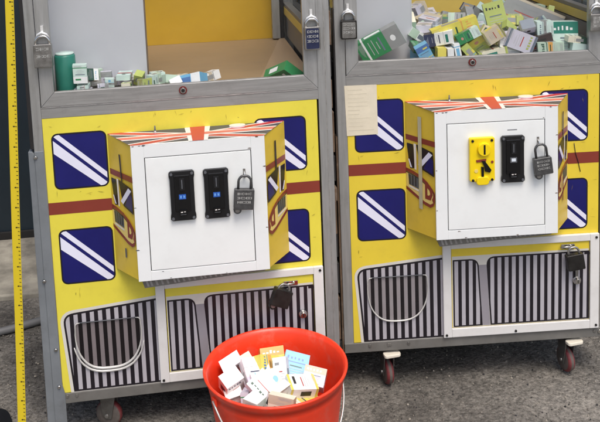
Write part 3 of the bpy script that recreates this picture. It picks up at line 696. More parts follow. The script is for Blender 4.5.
# ------------------------------------------------------------------ padlocks
def padlock(label, m, p, w, h, face, bodym, rot=(0,0,0), shackle='chrome', sh=.030, rows=3, clip_=False, key=False, th=.016, flatw=.62):
    """origin at the top of the shackle; hangs down"""
    root = empty('padlock', W(m, p)); root.rotation_euler = (rot[0], rot[1], rot[2]+WR(m)); tag(root, label, 'padlock', 'padlocks on the claw machines')
    mb = MB(); z1 = -sh; z0 = z1-h; t = th/2
    o = rrect(-w/2, w/2, z0, z1, min(w,h)*.07, 4)
    mb.slab([(a, -t, c) for a, c in o], (0, th, 0), bodym); body = mb.build('lock_body', root, bevel=.0014, seg=3)
    mb = MB(); o = rrect(-w/2+.0035, w/2-.0035, z0+.0035, z1-.0035, .003, 3); mb.slab([(a, -t-.0004, c) for a, c in o], (0, .0004, 0), face); y = -t-.0004
    rnd = random.Random(int(w*1e5)+int(h*1e5)+len(label))
    for k in range(rows):
        zz = z1-h*(.22+.62*k/max(1,rows))-.002; x = -w*.34; lh = h*.115
        while x < w*.34:
            lw = rnd.uniform(.0014,.0026); st = rnd.choice([0,1,2])
            if st == 0: mb.box(x, x+lw, y-.0005, y, zz, zz+lh, 'lock_letter')
            elif st == 1:
                mb.box(x, x+.0006, y-.0005, y, zz, zz+lh, 'lock_letter'); mb.box(x+.0006, x+lw, y-.0005, y, zz+lh*.4, zz+lh*.6, 'lock_letter')
            else:
                mb.box(x, x+lw, y-.0005, y, zz+lh*.75, zz+lh, 'lock_letter'); mb.box(x, x+lw, y-.0005, y, zz, zz+lh*.25, 'lock_letter')
            x += lw+.0011
    mb.build('face_plate', body)
    mb = MB(); sw = w*flatw/2; r = .0032
    path = [(-sw,0,z1-.004),(-sw,0,-sw*.95)]+[(-sw*math.cos(a),0,-sw+sw*math.sin(a)) for a in [math.pi*k/14 for k in range(1,14)]]+[(sw,0,-sw*.95),(sw,0,z1-.004)]
    path = [(x_, y_, min(z_, -.001)) for x_, y_, z_ in path]
    mb.tube(path, r, shackle, 10); mb.build('shackle', root)
    if key:
        mb = MB(); mb.cyl((-w*.30, -.004, z0-.002), (-w*.30, .004, z0-.002), .010, bodym, 18); mb.cyl((-w*.30,-.0052,z0-.002),(-w*.30,-.004,z0-.002), .006, 'lock_steel', 14)
        mb.build('key_cover', root)
    return root
def hasp_clip(m, p):
    """bright wing-shaped staple the window padlocks hang from"""
    mb = MB(); x, y, z = 0, 0, 0
    mb.box(-.0032,.0032,-.005,.0005,-.002,.020,'staple')
    mb.tube([(-.017,-.004,-.012),(-.010,-.007,-.001),(0,-.009,.004),(.010,-.007,-.001),(.017,-.004,-.012)], [.0022,.0034,.0042,.0034,.0022], 'staple', 8)
    mb.cyl((0,-.010,.0),(0,.0005,.0),.0045,'staple',12)
    o = mb.build('hasp_staple'); o.location = W(m, p); o.rotation_euler = (0,0,WR(m)); return o
MR = {m: r for m, r in zip((1, 2), [o for o in COL.objects if o.name.startswith('claw_machine')])}
for m, p in ((1,(.0188,-.0018,.9540)), (1,(.6925,-.0018,.9560)), (2,(.0110,-.0018,.9430)), (2,(.6880,-.0018,.9300))):
    o = hasp_clip(m, p); r = MR[m]; o.parent = r
    bx = Vector((.35, 0, (GZ if m == 1 else GZ-.01368))); o.location = Vector(p)-bx; o.rotation_euler = (0,0,0)
padlock('silver padlock on the left window stile of the left machine beside the green carton', 1, (.0188,-.0125,.9500), .044, .058, 'lock_steel', 'lock_steel', sh=.020, rows=2, th=.018, flatw=.75)
padlock('padlock with a dark blue face on the right window stile of the left machine', 1, (.6925,-.0125,.9530), .041, .060, 'lock_blue', 'lock_steel', sh=.020, rows=3, th=.018, flatw=.75)
padlock('grey padlock at the top left window corner of the right machine above the paper note', 2, (.0110,-.0125,.9420), .043, .050, 'lock_steel', 'lock_black', sh=.022, rows=3, th=.018, flatw=.75)
padlock('scuffed grey padlock hanging at the far right window stile above the green and white cartons', 2, (.6880,-.0125,.9260), .044, .046, 'lock_steel', 'lock_steel', sh=.020, rows=5, th=.018, flatw=.75)
padlock('dark grey padlock with raised lettering beside the two black coin acceptors', 1, (.4965,-.1085,.5850), .050, .052, 'lock_dark', 'lock_dark', rot=(0,R(5),0), shackle='lock_dark', sh=.034, rows=3, key=True)
padlock('tilted dark grey padlock on the white coin box that has the yellow coin acceptor', 2, (.4965,-.1085,.5820), .048, .046, 'lock_dark', 'lock_dark', rot=(0,R(-7),0), shackle='lock_dark', sh=.036, rows=3, key=True)
padlock('blackened padlock hanging askew on the striped service door behind the red bucket', 1, (.596,-.0250,.2500), .050, .046, 'lock_black', 'lock_black', rot=(R(-4),R(24),R(8)), shackle='lock_steel', sh=.014, rows=0, th=.022, key=True)
padlock('black padlock hanging from the silver hasp on the right machine service door', 2, (.618,-.0250,.2540), .048, .044, 'lock_black', 'lock_black', rot=(R(-3),R(-8),0), shackle='lock_steel', sh=.020, rows=0, th=.020)

# ------------------------------------------------------------------ cartons
PC = {'white':(232,232,230),'cream':(226,218,190),'pale green':(176,202,178),'mint':(196,222,212),'lime':(176,190,80),'yellow':(226,208,64),'green':(34,140,74),
 'dark green':(30,78,56),'teal':(20,128,106),'grey':(140,142,140),'lilac':(196,192,208),'sky blue':(92,172,218),'blue':(62,110,180),'navy':(46,52,88),'salmon':(206,130,112),
 'olive':(142,140,70),'brown':(58,44,42),'orange':(232,160,60),'beige':(196,180,150),'slate':(98,112,130),'red':(188,60,52),'black':(36,34,36),'gold':(190,160,80),'print_grey':(176,178,178)}
for k, v in PC.items(): M['card_'+k] = mat('card_'+k.replace(' ','_'), tuple(int(c_*.78+.22*(sum(v)/3)+8) for c_ in v), .38, 0, .07, 26, .1, 120, coat=.12)
pack_cache = {}
def carton(label, dims, body, band, accent, loc, rot, group, style=0):
    key = (tuple(dims), body, band, accent, style)
    if key not in pack_cache:
        dx, dy, dz = [v/2 for v in dims]; mb = MB(); bm_, bn, ac = 'card_'+body, 'card_'+band, 'card_'+accent
        rnd = random.Random(style*7+int(dims[0]*10000)+len(pack_cache))
        mb.box(-dx, dx, -dy, dy, -dz, dz, bm_)
        e = .0002
        def wrap(z0, z1, m, k=e): mb.box(-dx-k, dx+k, -dy-k, dy+k, z0, z1, m)
        if style % 4 == 0: wrap(-dz+.0004, -dz+dz*.75, bn); wrap(dz*.36, dz*.38, 'card_grey', e*.8)
        elif style % 4 == 1: wrap(dz*.30, dz-.0004, bn); wrap(-dz*.7,-dz*.62, ac)
        elif style % 4 == 2: wrap(-dz*.15, dz*.20, bn); wrap(dz*.28, dz*.34, ac)
        else: wrap(-dz+.0004,-dz*.82,bn); wrap(dz*.82,dz-.0004,bn)
        for s in (-1, 1):
            y = s*(dy+e*2)
            def P(x0,x1,z0,z1,m,k=0): 
                yy = y+s*k; mb.face([(x0,yy,z0),(x1,yy,z0),(x1,yy,z1),(x0,yy,z1)], m)
            if style % 5 == 0: mb.face([(dx*.30*math.cos(t), y, dz*.60+dx*.30*math.sin(t)*.8) for t in [2*math.pi*k/16 for k in range(16)]], ac)
            elif style % 5 in (1, 2): [P(-dx*.8+q_*dx*.3, -dx*.8+q_*dx*.3+rnd.uniform(.1,.22)*dx, dz*.50, dz*.50+rnd.uniform(.10,.26)*dz, ac) for q_ in range(5)]
            else: P(-dx*.7, rnd.uniform(-.1,.7)*dx, dz*.48, dz*.66, ac)
            z = dz*.08
            for k in range(4):
                w = rnd.uniform(.35,.8)*dx; hh = dz*.03 if k else dz*.07
                P(-w, w, z-hh, z, 'card_'+(('navy','slate','dark green','red')[style % 4] if k == 0 else 'print_grey'), .0001); z -= dz*.17
            # fine print block
            for k in range(5): P(-dx*.8, -dx*.8+rnd.uniform(.8,1.5)*dx, -dz*.9+k*dz*.045, -dz*.9+k*dz*.045+dz*.016, 'card_print_grey', .0001)
        for s in (-1, 1):
            x = s*(dx+e*2)
            mb.face([(x,-dy*.5,-dz*.5),(x,dy*.5,-dz*.5),(x,dy*.5,dz*.25),(x,-dy*.5,dz*.25)], ac if style % 2 else 'card_grey')
        bmesh.ops.recalc_face_normals(mb.bm, faces=mb.bm.faces)
        k1, k2, k3, k4 = [rnd.uniform(-1,1) for _ in range(4)]     # slightly crushed, out of square
        for v in mb.bm.verts:
            u_, v_, w_ = v.co.x/dx, v.co.y/dy, v.co.z/dz
            v.co.x += .0018*k1*w_+.0008*k4*v_; v.co.y += .0012*k3*w_; v.co.z += .0012*k2*u_
        o = mb.build('carton', bevel=0, recalc=False); pack_cache[key] = o.data
        ob = o
    else:
        ob = bpy.data.objects.new('carton', pack_cache[key]); COL.objects.link(ob)
    if 'bucket' in group: loc = Vector(loc)+Vector((.001,-.007,0))
    ob.location = loc; ob.rotation_euler = rot
    tag(ob, label, 'carton', group); return ob

PK = [
(2,(0.0604, 0.0167, 0.0576),(0.3115, 0.045, 0.8099),(-2.929, -0.0, -1.514),'white','cream','sky blue',9,'white carton with cream band and sky blue mark in right machine heap','m21'),
(2,(0.0374, 0.0332, 0.0457),(0.6573, 0.1023, 0.8129),(1.571, 0.0, -3.142),'brown','black','dark green',9,'brown carton with black band and dark green mark in right machine heap','m210'),
(2,(0.0347, 0.0278, 0.0781),(0.4126, 0.0314, 0.8018),(1.359, -0.0, 1.571),'cream','lime','teal',11,'cream carton with lime band and teal mark in right machine heap','m215'),
(2,(0.0365, 0.0292, 0.0821),(0.2337, 0.1196, 0.7946),(-1.571, 0.0, 2.524),'sky blue','blue','brown',11,'sky blue carton with blue band and brown mark in right machine heap','m225'),
(2,(0.0459, 0.0275, 0.0642),(0.2087, 0.1675, 0.8029),(1.571, -1.571, 0.0),'mint','white','gold',7,'mint carton with white band and gold mark in right machine heap','m230'),
(2,(0.0457, 0.018, 0.0718),(0.2586, 0.0519, 0.789),(-1.571, 0.0, -3.056),'cream','grey','black',8,'cream carton with grey band and black mark in right machine heap','m251'),
(2,(0.0443, 0.0204, 0.0664),(0.4826, 0.4376, 0.8237),(-1.302, -0.89, 0.091),'grey','navy','brown',7,'grey carton with navy band and brown mark in right machine heap','m257'),
(2,(0.0515, 0.0143, 0.0491),(0.2553, 0.3828, 0.8334),(-0.141, 1.154, 0.102),'grey','pale green','orange',0,'grey carton with pale green band and orange mark in right machine heap','m262'),
(2,(0.0517, 0.0203, 0.0812),(0.4871, 0.0241, 0.8342),(0.0, 1.998, 0.0),'lilac','slate','lime',11,'lilac carton with slate band and lime mark in right machine heap','m265'),
(2,(0.0468, 0.0281, 0.0656),(0.5292, 0.1813, 0.8128),(-0.0, 0.0, 1.356),'lilac','slate','navy',7,'lilac carton with slate band and navy mark in right machine heap','m266'),
(2,(0.0454, 0.0178, 0.0713),(0.2913, 0.0502, 0.8031),(-1.571, -1.62, 0.057),'white','cream','grey',7,'white carton with cream band and grey mark in right machine heap','m272'),
(2,(0.0311, 0.0249, 0.0699),(0.3404, 0.0731, 0.8149),(0.0, -0.0, 1.828),'yellow','orange','olive',1,'yellow carton with orange band and olive mark in right machine heap','m273'),
(2,(0.046, 0.0276, 0.0644),(0.651, 0.0468, 0.8088),(-1.535, 0.167, 0.006),'mint','white','orange',2,'mint carton with white band and orange mark in right machine heap','m277'),
(2,(0.0323, 0.0259, 0.0727),(0.5703, 0.027, 0.812),(-2.983, 1.559, 0.159),'pale green','orange','dark green',6,'pale green carton with orange band and dark green mark in right machine heap','m278'),
(2,(0.0417, 0.037, 0.0509),(0.5269, 0.3593, 0.8349),(-0.111, -0.229, -2.278),'lime','yellow','olive',10,'lime carton with yellow band and olive mark in right machine heap','m279'),
(2,(0.0597, 0.0165, 0.0569),(0.6466, 0.0443, 0.8318),(-1.404, -0.035, 1.571),'cream','dark green','grey',8,'cream carton with dark green band and grey mark in right machine heap','m285'),
(2,(0.029, 0.0232, 0.0653),(0.3424, 0.0276, 0.8571),(-0.004, -2.045, 0.061),'green','mint','salmon',0,'green carton with mint band and salmon mark in right machine heap','m290'),
(2,(0.0466, 0.0183, 0.0733),(0.598, 0.2018, 0.8346),(3.044, 0.934, -0.319),'white','mint','grey',3,'white carton with mint band and grey mark in right machine heap','m291'),
(2,(0.0434, 0.0171, 0.0682),(0.3809, 0.0534, 0.8204),(-0.484, 0.629, 2.929),'lime','yellow','salmon',5,'lime carton with yellow band and salmon mark in right machine heap','m292'),
(2,(0.0511, 0.0142, 0.0488),(0.667, 0.3825, 0.8546),(-0.0, 0.0, -1.535),'pale green','grey','olive',8,'pale green carton with grey band and olive mark in right machine heap','m294'),
(2,(0.0399, 0.0239, 0.0558),(0.3454, 0.0357, 0.8089),(2.422, 0.0, 1.632),'lime','yellow','sky blue',6,'lime carton with yellow band and sky blue mark in right machine heap','m295'),
(2,(0.0513, 0.0201, 0.0806),(0.5307, 0.2695, 0.8561),(1.571, 0.225, -1.651),'lime','yellow','green',11,'lime carton with yellow band and green mark in right machine heap','m299'),
(2,(0.0451, 0.0177, 0.0709),(0.4422, 0.4911, 0.8264),(-3.142, -1.571, 0.0),'grey','pale green','slate',7,'grey carton with pale green band and slate mark in right machine heap','m2105'),
(2,(0.0371, 0.0329, 0.0453),(0.2213, 0.0316, 0.8155),(-0.043, 0.428, 3.124),'sky blue','blue','yellow',9,'sky blue carton with blue band and yellow mark in right machine heap','m2106'),
(2,(0.053, 0.0208, 0.0833),(0.2569, 0.4563, 0.8572),(-1.571, -0.046, -1.067),'lilac','beige','grey',6,'lilac carton with beige band and grey mark in right machine heap','m2107'),
(2,(0.0409, 0.016, 0.0642),(0.3956, 0.4565, 0.8333),(2.34, -1.083, 1.026),'grey','pale green','green',2,'grey carton with pale green band and green mark in right machine heap','m2109'),
(2,(0.046, 0.0276, 0.0644),(0.449, 0.3208, 0.8244),(-1.563, -0.108, -0.176),'lilac','mint','gold',4,'lilac carton with mint band and gold mark in right machine heap','m2111'),
(2,(0.0294, 0.0235, 0.0662),(0.2678, 0.0471, 0.8127),(1.571, 1.571, 0.0),'yellow','orange','red',0,'yellow carton with orange band and red mark in right machine heap','m2114'),
(2,(0.061, 0.0169, 0.0582),(0.5679, 0.4915, 0.8584),(-0.0, -0.628, -3.142),'pale green','mint','yellow',3,'pale green carton with mint band and yellow mark in right machine heap','m2117'),
(2,(0.0532, 0.0147, 0.0508),(0.4545, 0.4296, 0.8213),(1.313, -1.585, 0.558),'green','mint','orange',0,'green carton with mint band and orange mark in right machine heap','m2121'),
(2,(0.0376, 0.0173, 0.0563),(0.4504, 0.0639, 0.8202),(1.571, 0.811, 1.231),'lilac','grey','dark green',7,'lilac carton with grey band and dark green mark in right machine heap','m2123'),
(2,(0.0387, 0.0232, 0.0542),(0.4124, 0.0256, 0.856),(-0.0, -1.054, -3.142),'beige','olive','yellow',11,'beige carton with olive band and yellow mark in right machine heap','m2125'),
(2,(0.0301, 0.0241, 0.0677),(0.2591, 0.1827, 0.8342),(-1.277, -1.571, -1.269),'white','navy','black',3,'white carton with navy band and black mark in right machine heap','m2131'),
(2,(0.0314, 0.0251, 0.0707),(0.2223, 0.2651, 0.859),(0.0, -0.0, -1.906),'pale green','grey','green',10,'pale green carton with grey band and green mark in right machine heap','m2132'),
(2,(0.0364, 0.0291, 0.0819),(0.5185, 0.0644, 0.853),(0.854, -0.168, -0.098),'slate','lilac','brown',5,'slate carton with lilac band and brown mark in right machine heap','m2133'),
(2,(0.04, 0.0356, 0.0489),(0.3173, 0.368, 0.8434),(-0.42, 3.059, -1.172),'lilac','beige','navy',7,'lilac carton with beige band and navy mark in right machine heap','m2138'),
(2,(0.0315, 0.0252, 0.0708),(0.2314, 0.1299, 0.8397),(-0.973, -0.014, 1.571),'white','pale green','slate',5,'white carton with pale green band and slate mark in right machine heap','m2140'),
(2,(0.0431, 0.0169, 0.0677),(0.4174, 0.0636, 0.8471),(-1.324, -0.769, 0.639),'beige','olive','dark green',3,'beige carton with olive band and dark green mark in right machine heap','m2143'),
(2,(0.0512, 0.0142, 0.0488),(0.3545, 0.417, 0.8289),(0.343, -1.932, 1.346),'grey','teal','yellow',5,'grey carton with teal band and yellow mark in right machine heap','m2144'),
(2,(0.0617, 0.0171, 0.0589),(0.2255, 0.08, 0.8184),(-1.76, 0.136, -1.571),'dark green','green','yellow',0,'dark green carton with green band and yellow mark in right machine heap','m2145'),
(2,(0.0444, 0.0174, 0.0697),(0.6576, 0.2813, 0.8508),(-0.294, -2.645, 1.572),'white','lime','dark green',0,'white carton with lime band and dark green mark in right machine heap','m2146'),
(2,(0.0422, 0.0253, 0.0591),(0.3622, 0.2533, 0.8427),(1.067, -0.186, 0.766),'grey','pale green','lime',5,'grey carton with pale green band and lime mark in right machine heap','m2147'),
(2,(0.0421, 0.0374, 0.0514),(0.2816, 0.4133, 0.8755),(1.9, -0.141, -0.948),'lilac','beige','lime',4,'lilac carton with beige band and lime mark in right machine heap','m2148'),
(2,(0.0429, 0.0169, 0.0675),(0.4521, 0.1048, 0.8358),(-0.915, 2.559, -0.96),'lilac','grey','black',1,'lilac carton with grey band and black mark in right machine heap','m2149'),
(2,(0.0459, 0.0275, 0.0643),(0.3289, 0.428, 0.847),(-0.373, 1.334, 1.163),'lilac','beige','white',8,'lilac carton with beige band and white mark in right machine heap','m2153'),
(2,(0.0444, 0.0267, 0.0622),(0.5535, 0.1166, 0.8559),(-1.185, 0.419, -2.15),'slate','lilac','lime',6,'slate carton with lilac band and lime mark in right machine heap','m2154'),
(2,(0.0475, 0.0187, 0.0747),(0.2866, 0.29, 0.8559),(-1.35, -0.158, 0.682),'lilac','beige','teal',9,'lilac carton with beige band and teal mark in right machine heap','m2158'),
(2,(0.0369, 0.0295, 0.0829),(0.4001, 0.3682, 0.8271),(-0.112, 1.328, 1.724),'grey','pale green','yellow',6,'grey carton with pale green band and yellow mark in right machine heap','m2159'),
(2,(0.0379, 0.0337, 0.0464),(0.4869, 0.3741, 0.8387),(-1.298, 1.94, -0.364),'mint','navy','green',10,'mint carton with navy band and green mark in right machine heap','m2161'),
(2,(0.0474, 0.0219, 0.0711),(0.4508, 0.085, 0.8282),(-1.443, -0.84, -2.082),'lilac','grey','green',8,'lilac carton with grey band and green mark in right machine heap','m2164'),
(2,(0.0469, 0.0282, 0.0657),(0.2097, 0.1747, 0.8668),(-0.017, -2.597, -1.571),'cream','pale green','green',8,'cream carton with pale green band and green mark in right machine heap','m2165'),
(2,(0.037, 0.0329, 0.0452),(0.5644, 0.058, 0.8633),(-0.008, -1.571, 0.0),'mint','grey','slate',2,'mint carton with grey band and slate mark in right machine heap','m2166'),
(2,(0.0417, 0.037, 0.0509),(0.3195, 0.2339, 0.8324),(1.571, 0.0, -2.359),'mint','teal','salmon',8,'mint carton with teal band and salmon mark in right machine heap','m2167'),
(2,(0.0454, 0.0178, 0.0713),(0.2484, 0.221, 0.8422),(1.783, 0.437, -0.943),'grey','pale green','blue',8,'grey carton with pale green band and blue mark in right machine heap','m2168'),
(2,(0.0474, 0.0219, 0.071),(0.3112, 0.1502, 0.8525),(1.847, -0.131, -2.044),'grey','teal','blue',11,'grey carton with teal band and blue mark in right machine heap','m2169'),
(2,(0.0426, 0.0378, 0.052),(0.3834, 0.3114, 0.8482),(-1.571, 0.871, -1.864),'grey','pale green','dark green',4,'grey carton with pale green band and dark green mark in right machine heap','m2170'),
(2,(0.0427, 0.0256, 0.0598),(0.4703, 0.1162, 0.8489),(0.952, 0.622, 0.346),'lime','yellow','slate',6,'lime carton with yellow band and slate mark in right machine heap','m2171'),
(2,(0.0463, 0.0214, 0.0694),(0.3478, 0.3203, 0.8427),(0.001, -1.659, 1.276),'grey','teal','lime',9,'grey carton with teal band and lime mark in right machine heap','m2172'),
(2,(0.0477, 0.022, 0.0715),(0.5617, 0.4139, 0.8508),(1.554, -0.121, 2.56),'pale green','mint','blue',11,'pale green carton with mint band and blue mark in right machine heap','m2173'),
(2,(0.0462, 0.0213, 0.0692),(0.3937, 0.166, 0.8441),(-1.535, 0.256, 0.41),'green','mint','lime',5,'green carton with mint band and lime mark in right machine heap','m2175'),
(2,(0.044, 0.0264, 0.0616),(0.5226, 0.2177, 0.8554),(1.658, 0.427, 1.545),'lime','yellow','black',10,'lime carton with yellow band and black mark in right machine heap','m2176'),
(2,(0.0432, 0.0199, 0.0648),(0.2542, 0.1754, 0.8591),(-1.571, -0.0, 2.826),'lilac','beige','slate',10,'lilac carton with beige band and slate mark in right machine heap','m2177'),
(2,(0.0548, 0.0152, 0.0523),(0.2918, 0.2678, 0.8678),(-1.775, -0.159, 2.534),'lilac','beige','salmon',8,'lilac carton with beige band and salmon mark in right machine heap','m2179'),
(2,(0.0442, 0.0265, 0.0619),(0.4355, 0.3879, 0.8466),(-0.394, -0.794, -1.127),'grey','pale green','teal',4,'grey carton with pale green band and teal mark in right machine heap','m2181'),
(2,(0.0438, 0.0263, 0.0613),(0.4641, 0.446, 0.8592),(1.654, 0.652, 0.432),'grey','navy','orange',7,'grey carton with navy band and orange mark in right machine heap','m2184'),
(2,(0.0461, 0.0213, 0.0692),(0.5136, 0.4427, 0.8574),(1.128, 0.503, -0.777),'mint','navy','grey',11,'mint carton with navy band and grey mark in right machine heap','m2186'),
(2,(0.0355, 0.0284, 0.0798),(0.2685, 0.0514, 0.8484),(2.78, -1.783, 0.057),'white','navy','teal',8,'white carton with navy band and teal mark in right machine heap','m2187'),
(1,(0.0294, 0.0176, 0.0411),(0.1789, 0.1061, 0.7988),(-1.571, -0.0, -1.55),'lilac','grey','navy',6,'lilac carton with grey band and navy mark in left machine','m11'),
(1,(0.0294, 0.0116, 0.042),(0.1034, 0.0363, 0.795),(1.571, -0.0, -1.754),'lilac','white','blue',2,'lilac carton with white band and blue mark in left machine','m13'),
(1,(0.0267, 0.0161, 0.0375),(0.2592, 0.0238, 0.8043),(0.0, 1.571, 0.0),'lime','olive','slate',4,'lime carton with olive band and slate mark in left machine','m14'),
(1,(0.0336, 0.0202, 0.047),(0.0904, 0.1038, 0.8167),(-0.0, -3.142, -1.515),'mint','white','olive',2,'mint carton with white band and olive mark in left machine','m15'),
(1,(0.0223, 0.0198, 0.0273),(0.2134, 0.0313, 0.8001),(1.571, 0.0, -0.048),'cream','lime','teal',5,'cream carton with lime band and teal mark in left machine','m16'),
(1,(0.0321, 0.0089, 0.0296),(0.1051, 0.0339, 0.8075),(-1.571, 0.0, -1.593),'mint','white','salmon',2,'mint carton with white band and salmon mark in left machine','m17'),
(1,(0.0294, 0.0176, 0.0412),(0.1312, 0.1075, 0.8132),(-0.0, -0.0, 0.29),'pale green','white','yellow',4,'pale green carton with white band and yellow mark in left machine','m18'),
(1,(0.0223, 0.0198, 0.0272),(0.1681, 0.059, 0.8046),(-0.0, 0.0, 0.066),'mint','grey','sky blue',10,'mint carton with grey band and sky blue mark in left machine','m19'),
(1,(0.0344, 0.0207, 0.0481),(0.1, 0.0266, 0.8422),(-3.142, 0.0, -0.0),'mint','white','green',9,'mint carton with white band and green mark in left machine','m110'),
(1,(0.028, 0.011, 0.0399),(0.1602, 0.0802, 0.8124),(3.142, 0.0, -0.047),'lilac','grey','black',0,'lilac carton with grey band and black mark in left machine','m112'),
(1,(0.0356, 0.014, 0.0509),(0.2073, 0.0625, 0.8215),(1.595, 0.0, -0.142),'mint','red','dark green',10,'mint carton with red band and dark green mark in left machine','m113'),
(1,(0.0285, 0.0253, 0.0348),(0.2896, 0.1072, 0.8035),(-1.571, -0.0, -1.346),'mint','pale green','navy',10,'mint carton with pale green band and navy mark in left machine','m114'),
(1,(0.0352, 0.0098, 0.0325),(0.231, 0.105, 0.8075),(1.571, -0.0, 0.007),'white','lime','yellow',2,'white carton with lime band and yellow mark in left machine','m115'),
(1,(0.0225, 0.0199, 0.0274),(0.1538, 0.0289, 0.8002),(1.571, -0.0, 1.647),'lilac','grey','dark green',1,'lilac carton with grey band and dark green mark in left machine','m116'),
(1,(0.0304, 0.0271, 0.0371),(0.1196, 0.0677, 0.8277),(-1.149, -1.882, -1.594),'dark green','white','sky blue',1,'dark green carton with white band and sky blue mark in left machine','m117'),
(1,(0.0293, 0.0175, 0.0409),(0.2826, 0.0602, 0.8059),(0.932, -1.571, 0.0),'mint','pale green','dark green',4,'mint carton with pale green band and dark green mark in left machine','m118'),
(1,(0.0248, 0.0221, 0.0303),(0.2447, 0.0579, 0.8137),(-0.29, 2.749, 1.222),'lime','olive','grey',2,'lime carton with olive band and grey mark in left machine','m119'),
(1,(0.042, 0.036, 0.066),(0.4416, -0.1981, 0.047),(-0.139, 2.968, 0.108),'white','grey','gold',3,'white carton with grey band and gold mark in red bucket','bk16'),
(1,(0.05, 0.034, 0.06),(0.4955, -0.1643, 0.0502),(0.686, -3.086, 0.288),'white','mint','orange',9,'white carton with mint band and orange mark in red bucket','bk18'),
(1,(0.06, 0.02, 0.055),(0.469, -0.2293, 0.0662),(3.035, 0.289, 1.278),'lilac','white','green',9,'lilac carton with white band and green mark in red bucket','bk27'),
(1,(0.042, 0.036, 0.066),(0.4797, -0.2889, 0.079),(-0.0, -3.142, -0.76),'white','mint','lime',0,'white carton with mint band and lime mark in red bucket','bk32'),
(1,(0.06, 0.02, 0.055),(0.5399, -0.3284, 0.1063),(0.169, -3.003, -0.408),'cream','beige','salmon',8,'cream carton with beige band and salmon mark in red bucket','bk33'),
(1,(0.052, 0.026, 0.07),(0.5159, -0.2183, 0.101),(1.571, -0.726, 1.819),'white','pale green','sky blue',5,'white carton with pale green band and sky blue mark in red bucket','bk35'),
(1,(0.056, 0.022, 0.08),(0.5895, -0.2686, 0.0748),(1.645, -0.275, 2.281),'yellow','cream','red',0,'yellow carton with cream band and red mark in red bucket','bk41'),
(1,(0.06, 0.02, 0.055),(0.5337, -0.2743, 0.0993),(-0.356, 3.142, 0.771),'white','beige','black',7,'white carton with beige band and black mark in red bucket','bk43'),
(1,(0.052, 0.026, 0.07),(0.5972, -0.2475, 0.1014),(1.355, 0.188, -1.456),'white','yellow','black',3,'white carton with yellow band and black mark in red bucket','bk45'),
(1,(0.06, 0.02, 0.055),(0.5043, -0.2465, 0.1099),(1.979, 0.618, -0.681),'white','mint','dark green',11,'white carton with mint band and dark green mark in red bucket','bk46'),
(1,(0.042, 0.036, 0.066),(0.5204, -0.1577, 0.1111),(0.869, 0.868, -1.509),'yellow','orange','blue',6,'yellow carton with orange band and blue mark in red bucket','bk50'),
]
GN = {'m2':'cartons heaped in the right machine','m1':'cartons in the left machine','bk':'cartons in the red bucket'}
for (m_, dm_, lc_, rt_, b1, b2, b3, st_, lb_, id_) in PK:
    carton(lb_, dm_, b1, b2, b3, W(m_, lc_), tuple(Euler(rt_).to_matrix().to_euler()) if m_ == 1 else tuple((Euler((0,0,WR(2))).to_matrix() @ Euler(rt_).to_matrix()).to_euler()), GN[id_[:2]], st_)
def hero(label, m_, dims, body, band, acc, loc, deg, grp, st=0):
    mt_ = Euler((0,0,WR(m_))).to_matrix() @ Euler([R(v) for v in deg]).to_matrix()
    return carton(label, dims, body, band, acc, W(m_, loc), tuple(mt_.to_euler()), GN[grp], st)
tub = empty('tub', W(1,(.0600,.058,.7803))); tag(tub, 'tall rounded green tub with a pale top, leftmost in the left machine window', 'tub')
mb = MB(); mb.lathe([(.001,.0),(.0250,.0),(.0262,.004),(.0268,.05),(.0262,.104),(.0240,.108),(.001,.108)], 'card_teal', 40); mb.build('tub_body', tub)
mb = MB(); mb.lathe([(.001,.1084),(.0225,.1084),(.0235,.1095),(.0228,.1125),(.001,.1135)], 'card_mint', 40); mb.build('lid', tub)
hero('small lime and white carton standing left of the lone blue carton', 1, (.034,.022,.048), 'pale green','white','lime', (.3150,.062,.8020), (70,14,30), 'm1', 8)
hero('small cream carton lying flat behind the lone blue carton', 1, (.040,.022,.052), 'cream','lime','grey', (.3400,.100,.7950), (84,6,70), 'm1', 4)
hero('tiny white carton with a green band touching the blue carton on its left', 1, (.030,.020,.040), 'white','green','grey', (.3380,.045,.7990), (64,-20,10), 'm1', 0)
hero('big green and grey carton leaning in the bottom left corner of the right machine', 2, (.062,.030,.130), 'green', 'grey', 'white', (.1080,.085,.8370), (8,62,6), 'm2', 5)
hero('blue and white carton lying alone near the middle of the left window rail', 1, (.040,.030,.075), 'sky blue', 'white', 'blue', (.3780,.060,.7960), (75,20,60), 'm1', 1)
hero('small crumpled white carton just right of the blue one in the left machine', 1, (.036,.024,.060), 'white', 'beige', 'grey', (.4220,.100,.7940), (80,10,120), 'm1', 2)
hero('green carton with its corner up at the right end of the left window', 1, (.075,.030,.090), 'green', 'green', 'white', (.6280,.075,.7860), (60,40,20), 'm1', 3)
hero('teal carton with mint lower half at the right end of the heap by the glass', 2, (.075,.040,.095), 'mint', 'teal', 'white', (.6200,.062,.8300), (-4,1,-3), 'm2', 1)
hero('dark brown open carton lying left of the teal carton at the glass', 2, (.100,.045,.060), 'brown', 'brown', 'black', (.5350,.050,.8120), (0,-12,4), 'm2', 3)
hero('white carton with small blue print lying flat against the glass in the right machine', 2, (.070,.022,.045), 'white', 'white', 'blue', (.4650,.036,.8230), (0,1,2), 'm2', 0)
hero('large yellow carton with orange marks slanting across the middle of the heap', 2, (.050,.034,.130), 'yellow', 'yellow', 'orange', (.3150,.060,.8650), (10,74,10), 'm2', 2)
hero('bright lime carton with black marks standing high in the heap', 2, (.058,.024,.085), 'lime', 'lime', 'black', (.4560,.150,.8850), (-12,-10,-8), 'm2', 1)
hero('white carton with grey print leaning highest on the left wall of the red bucket', 1, (.052,.030,.056), 'white','white','grey', (.4390,-.1330,.1080), (38,-24,12), 'bk', 4)
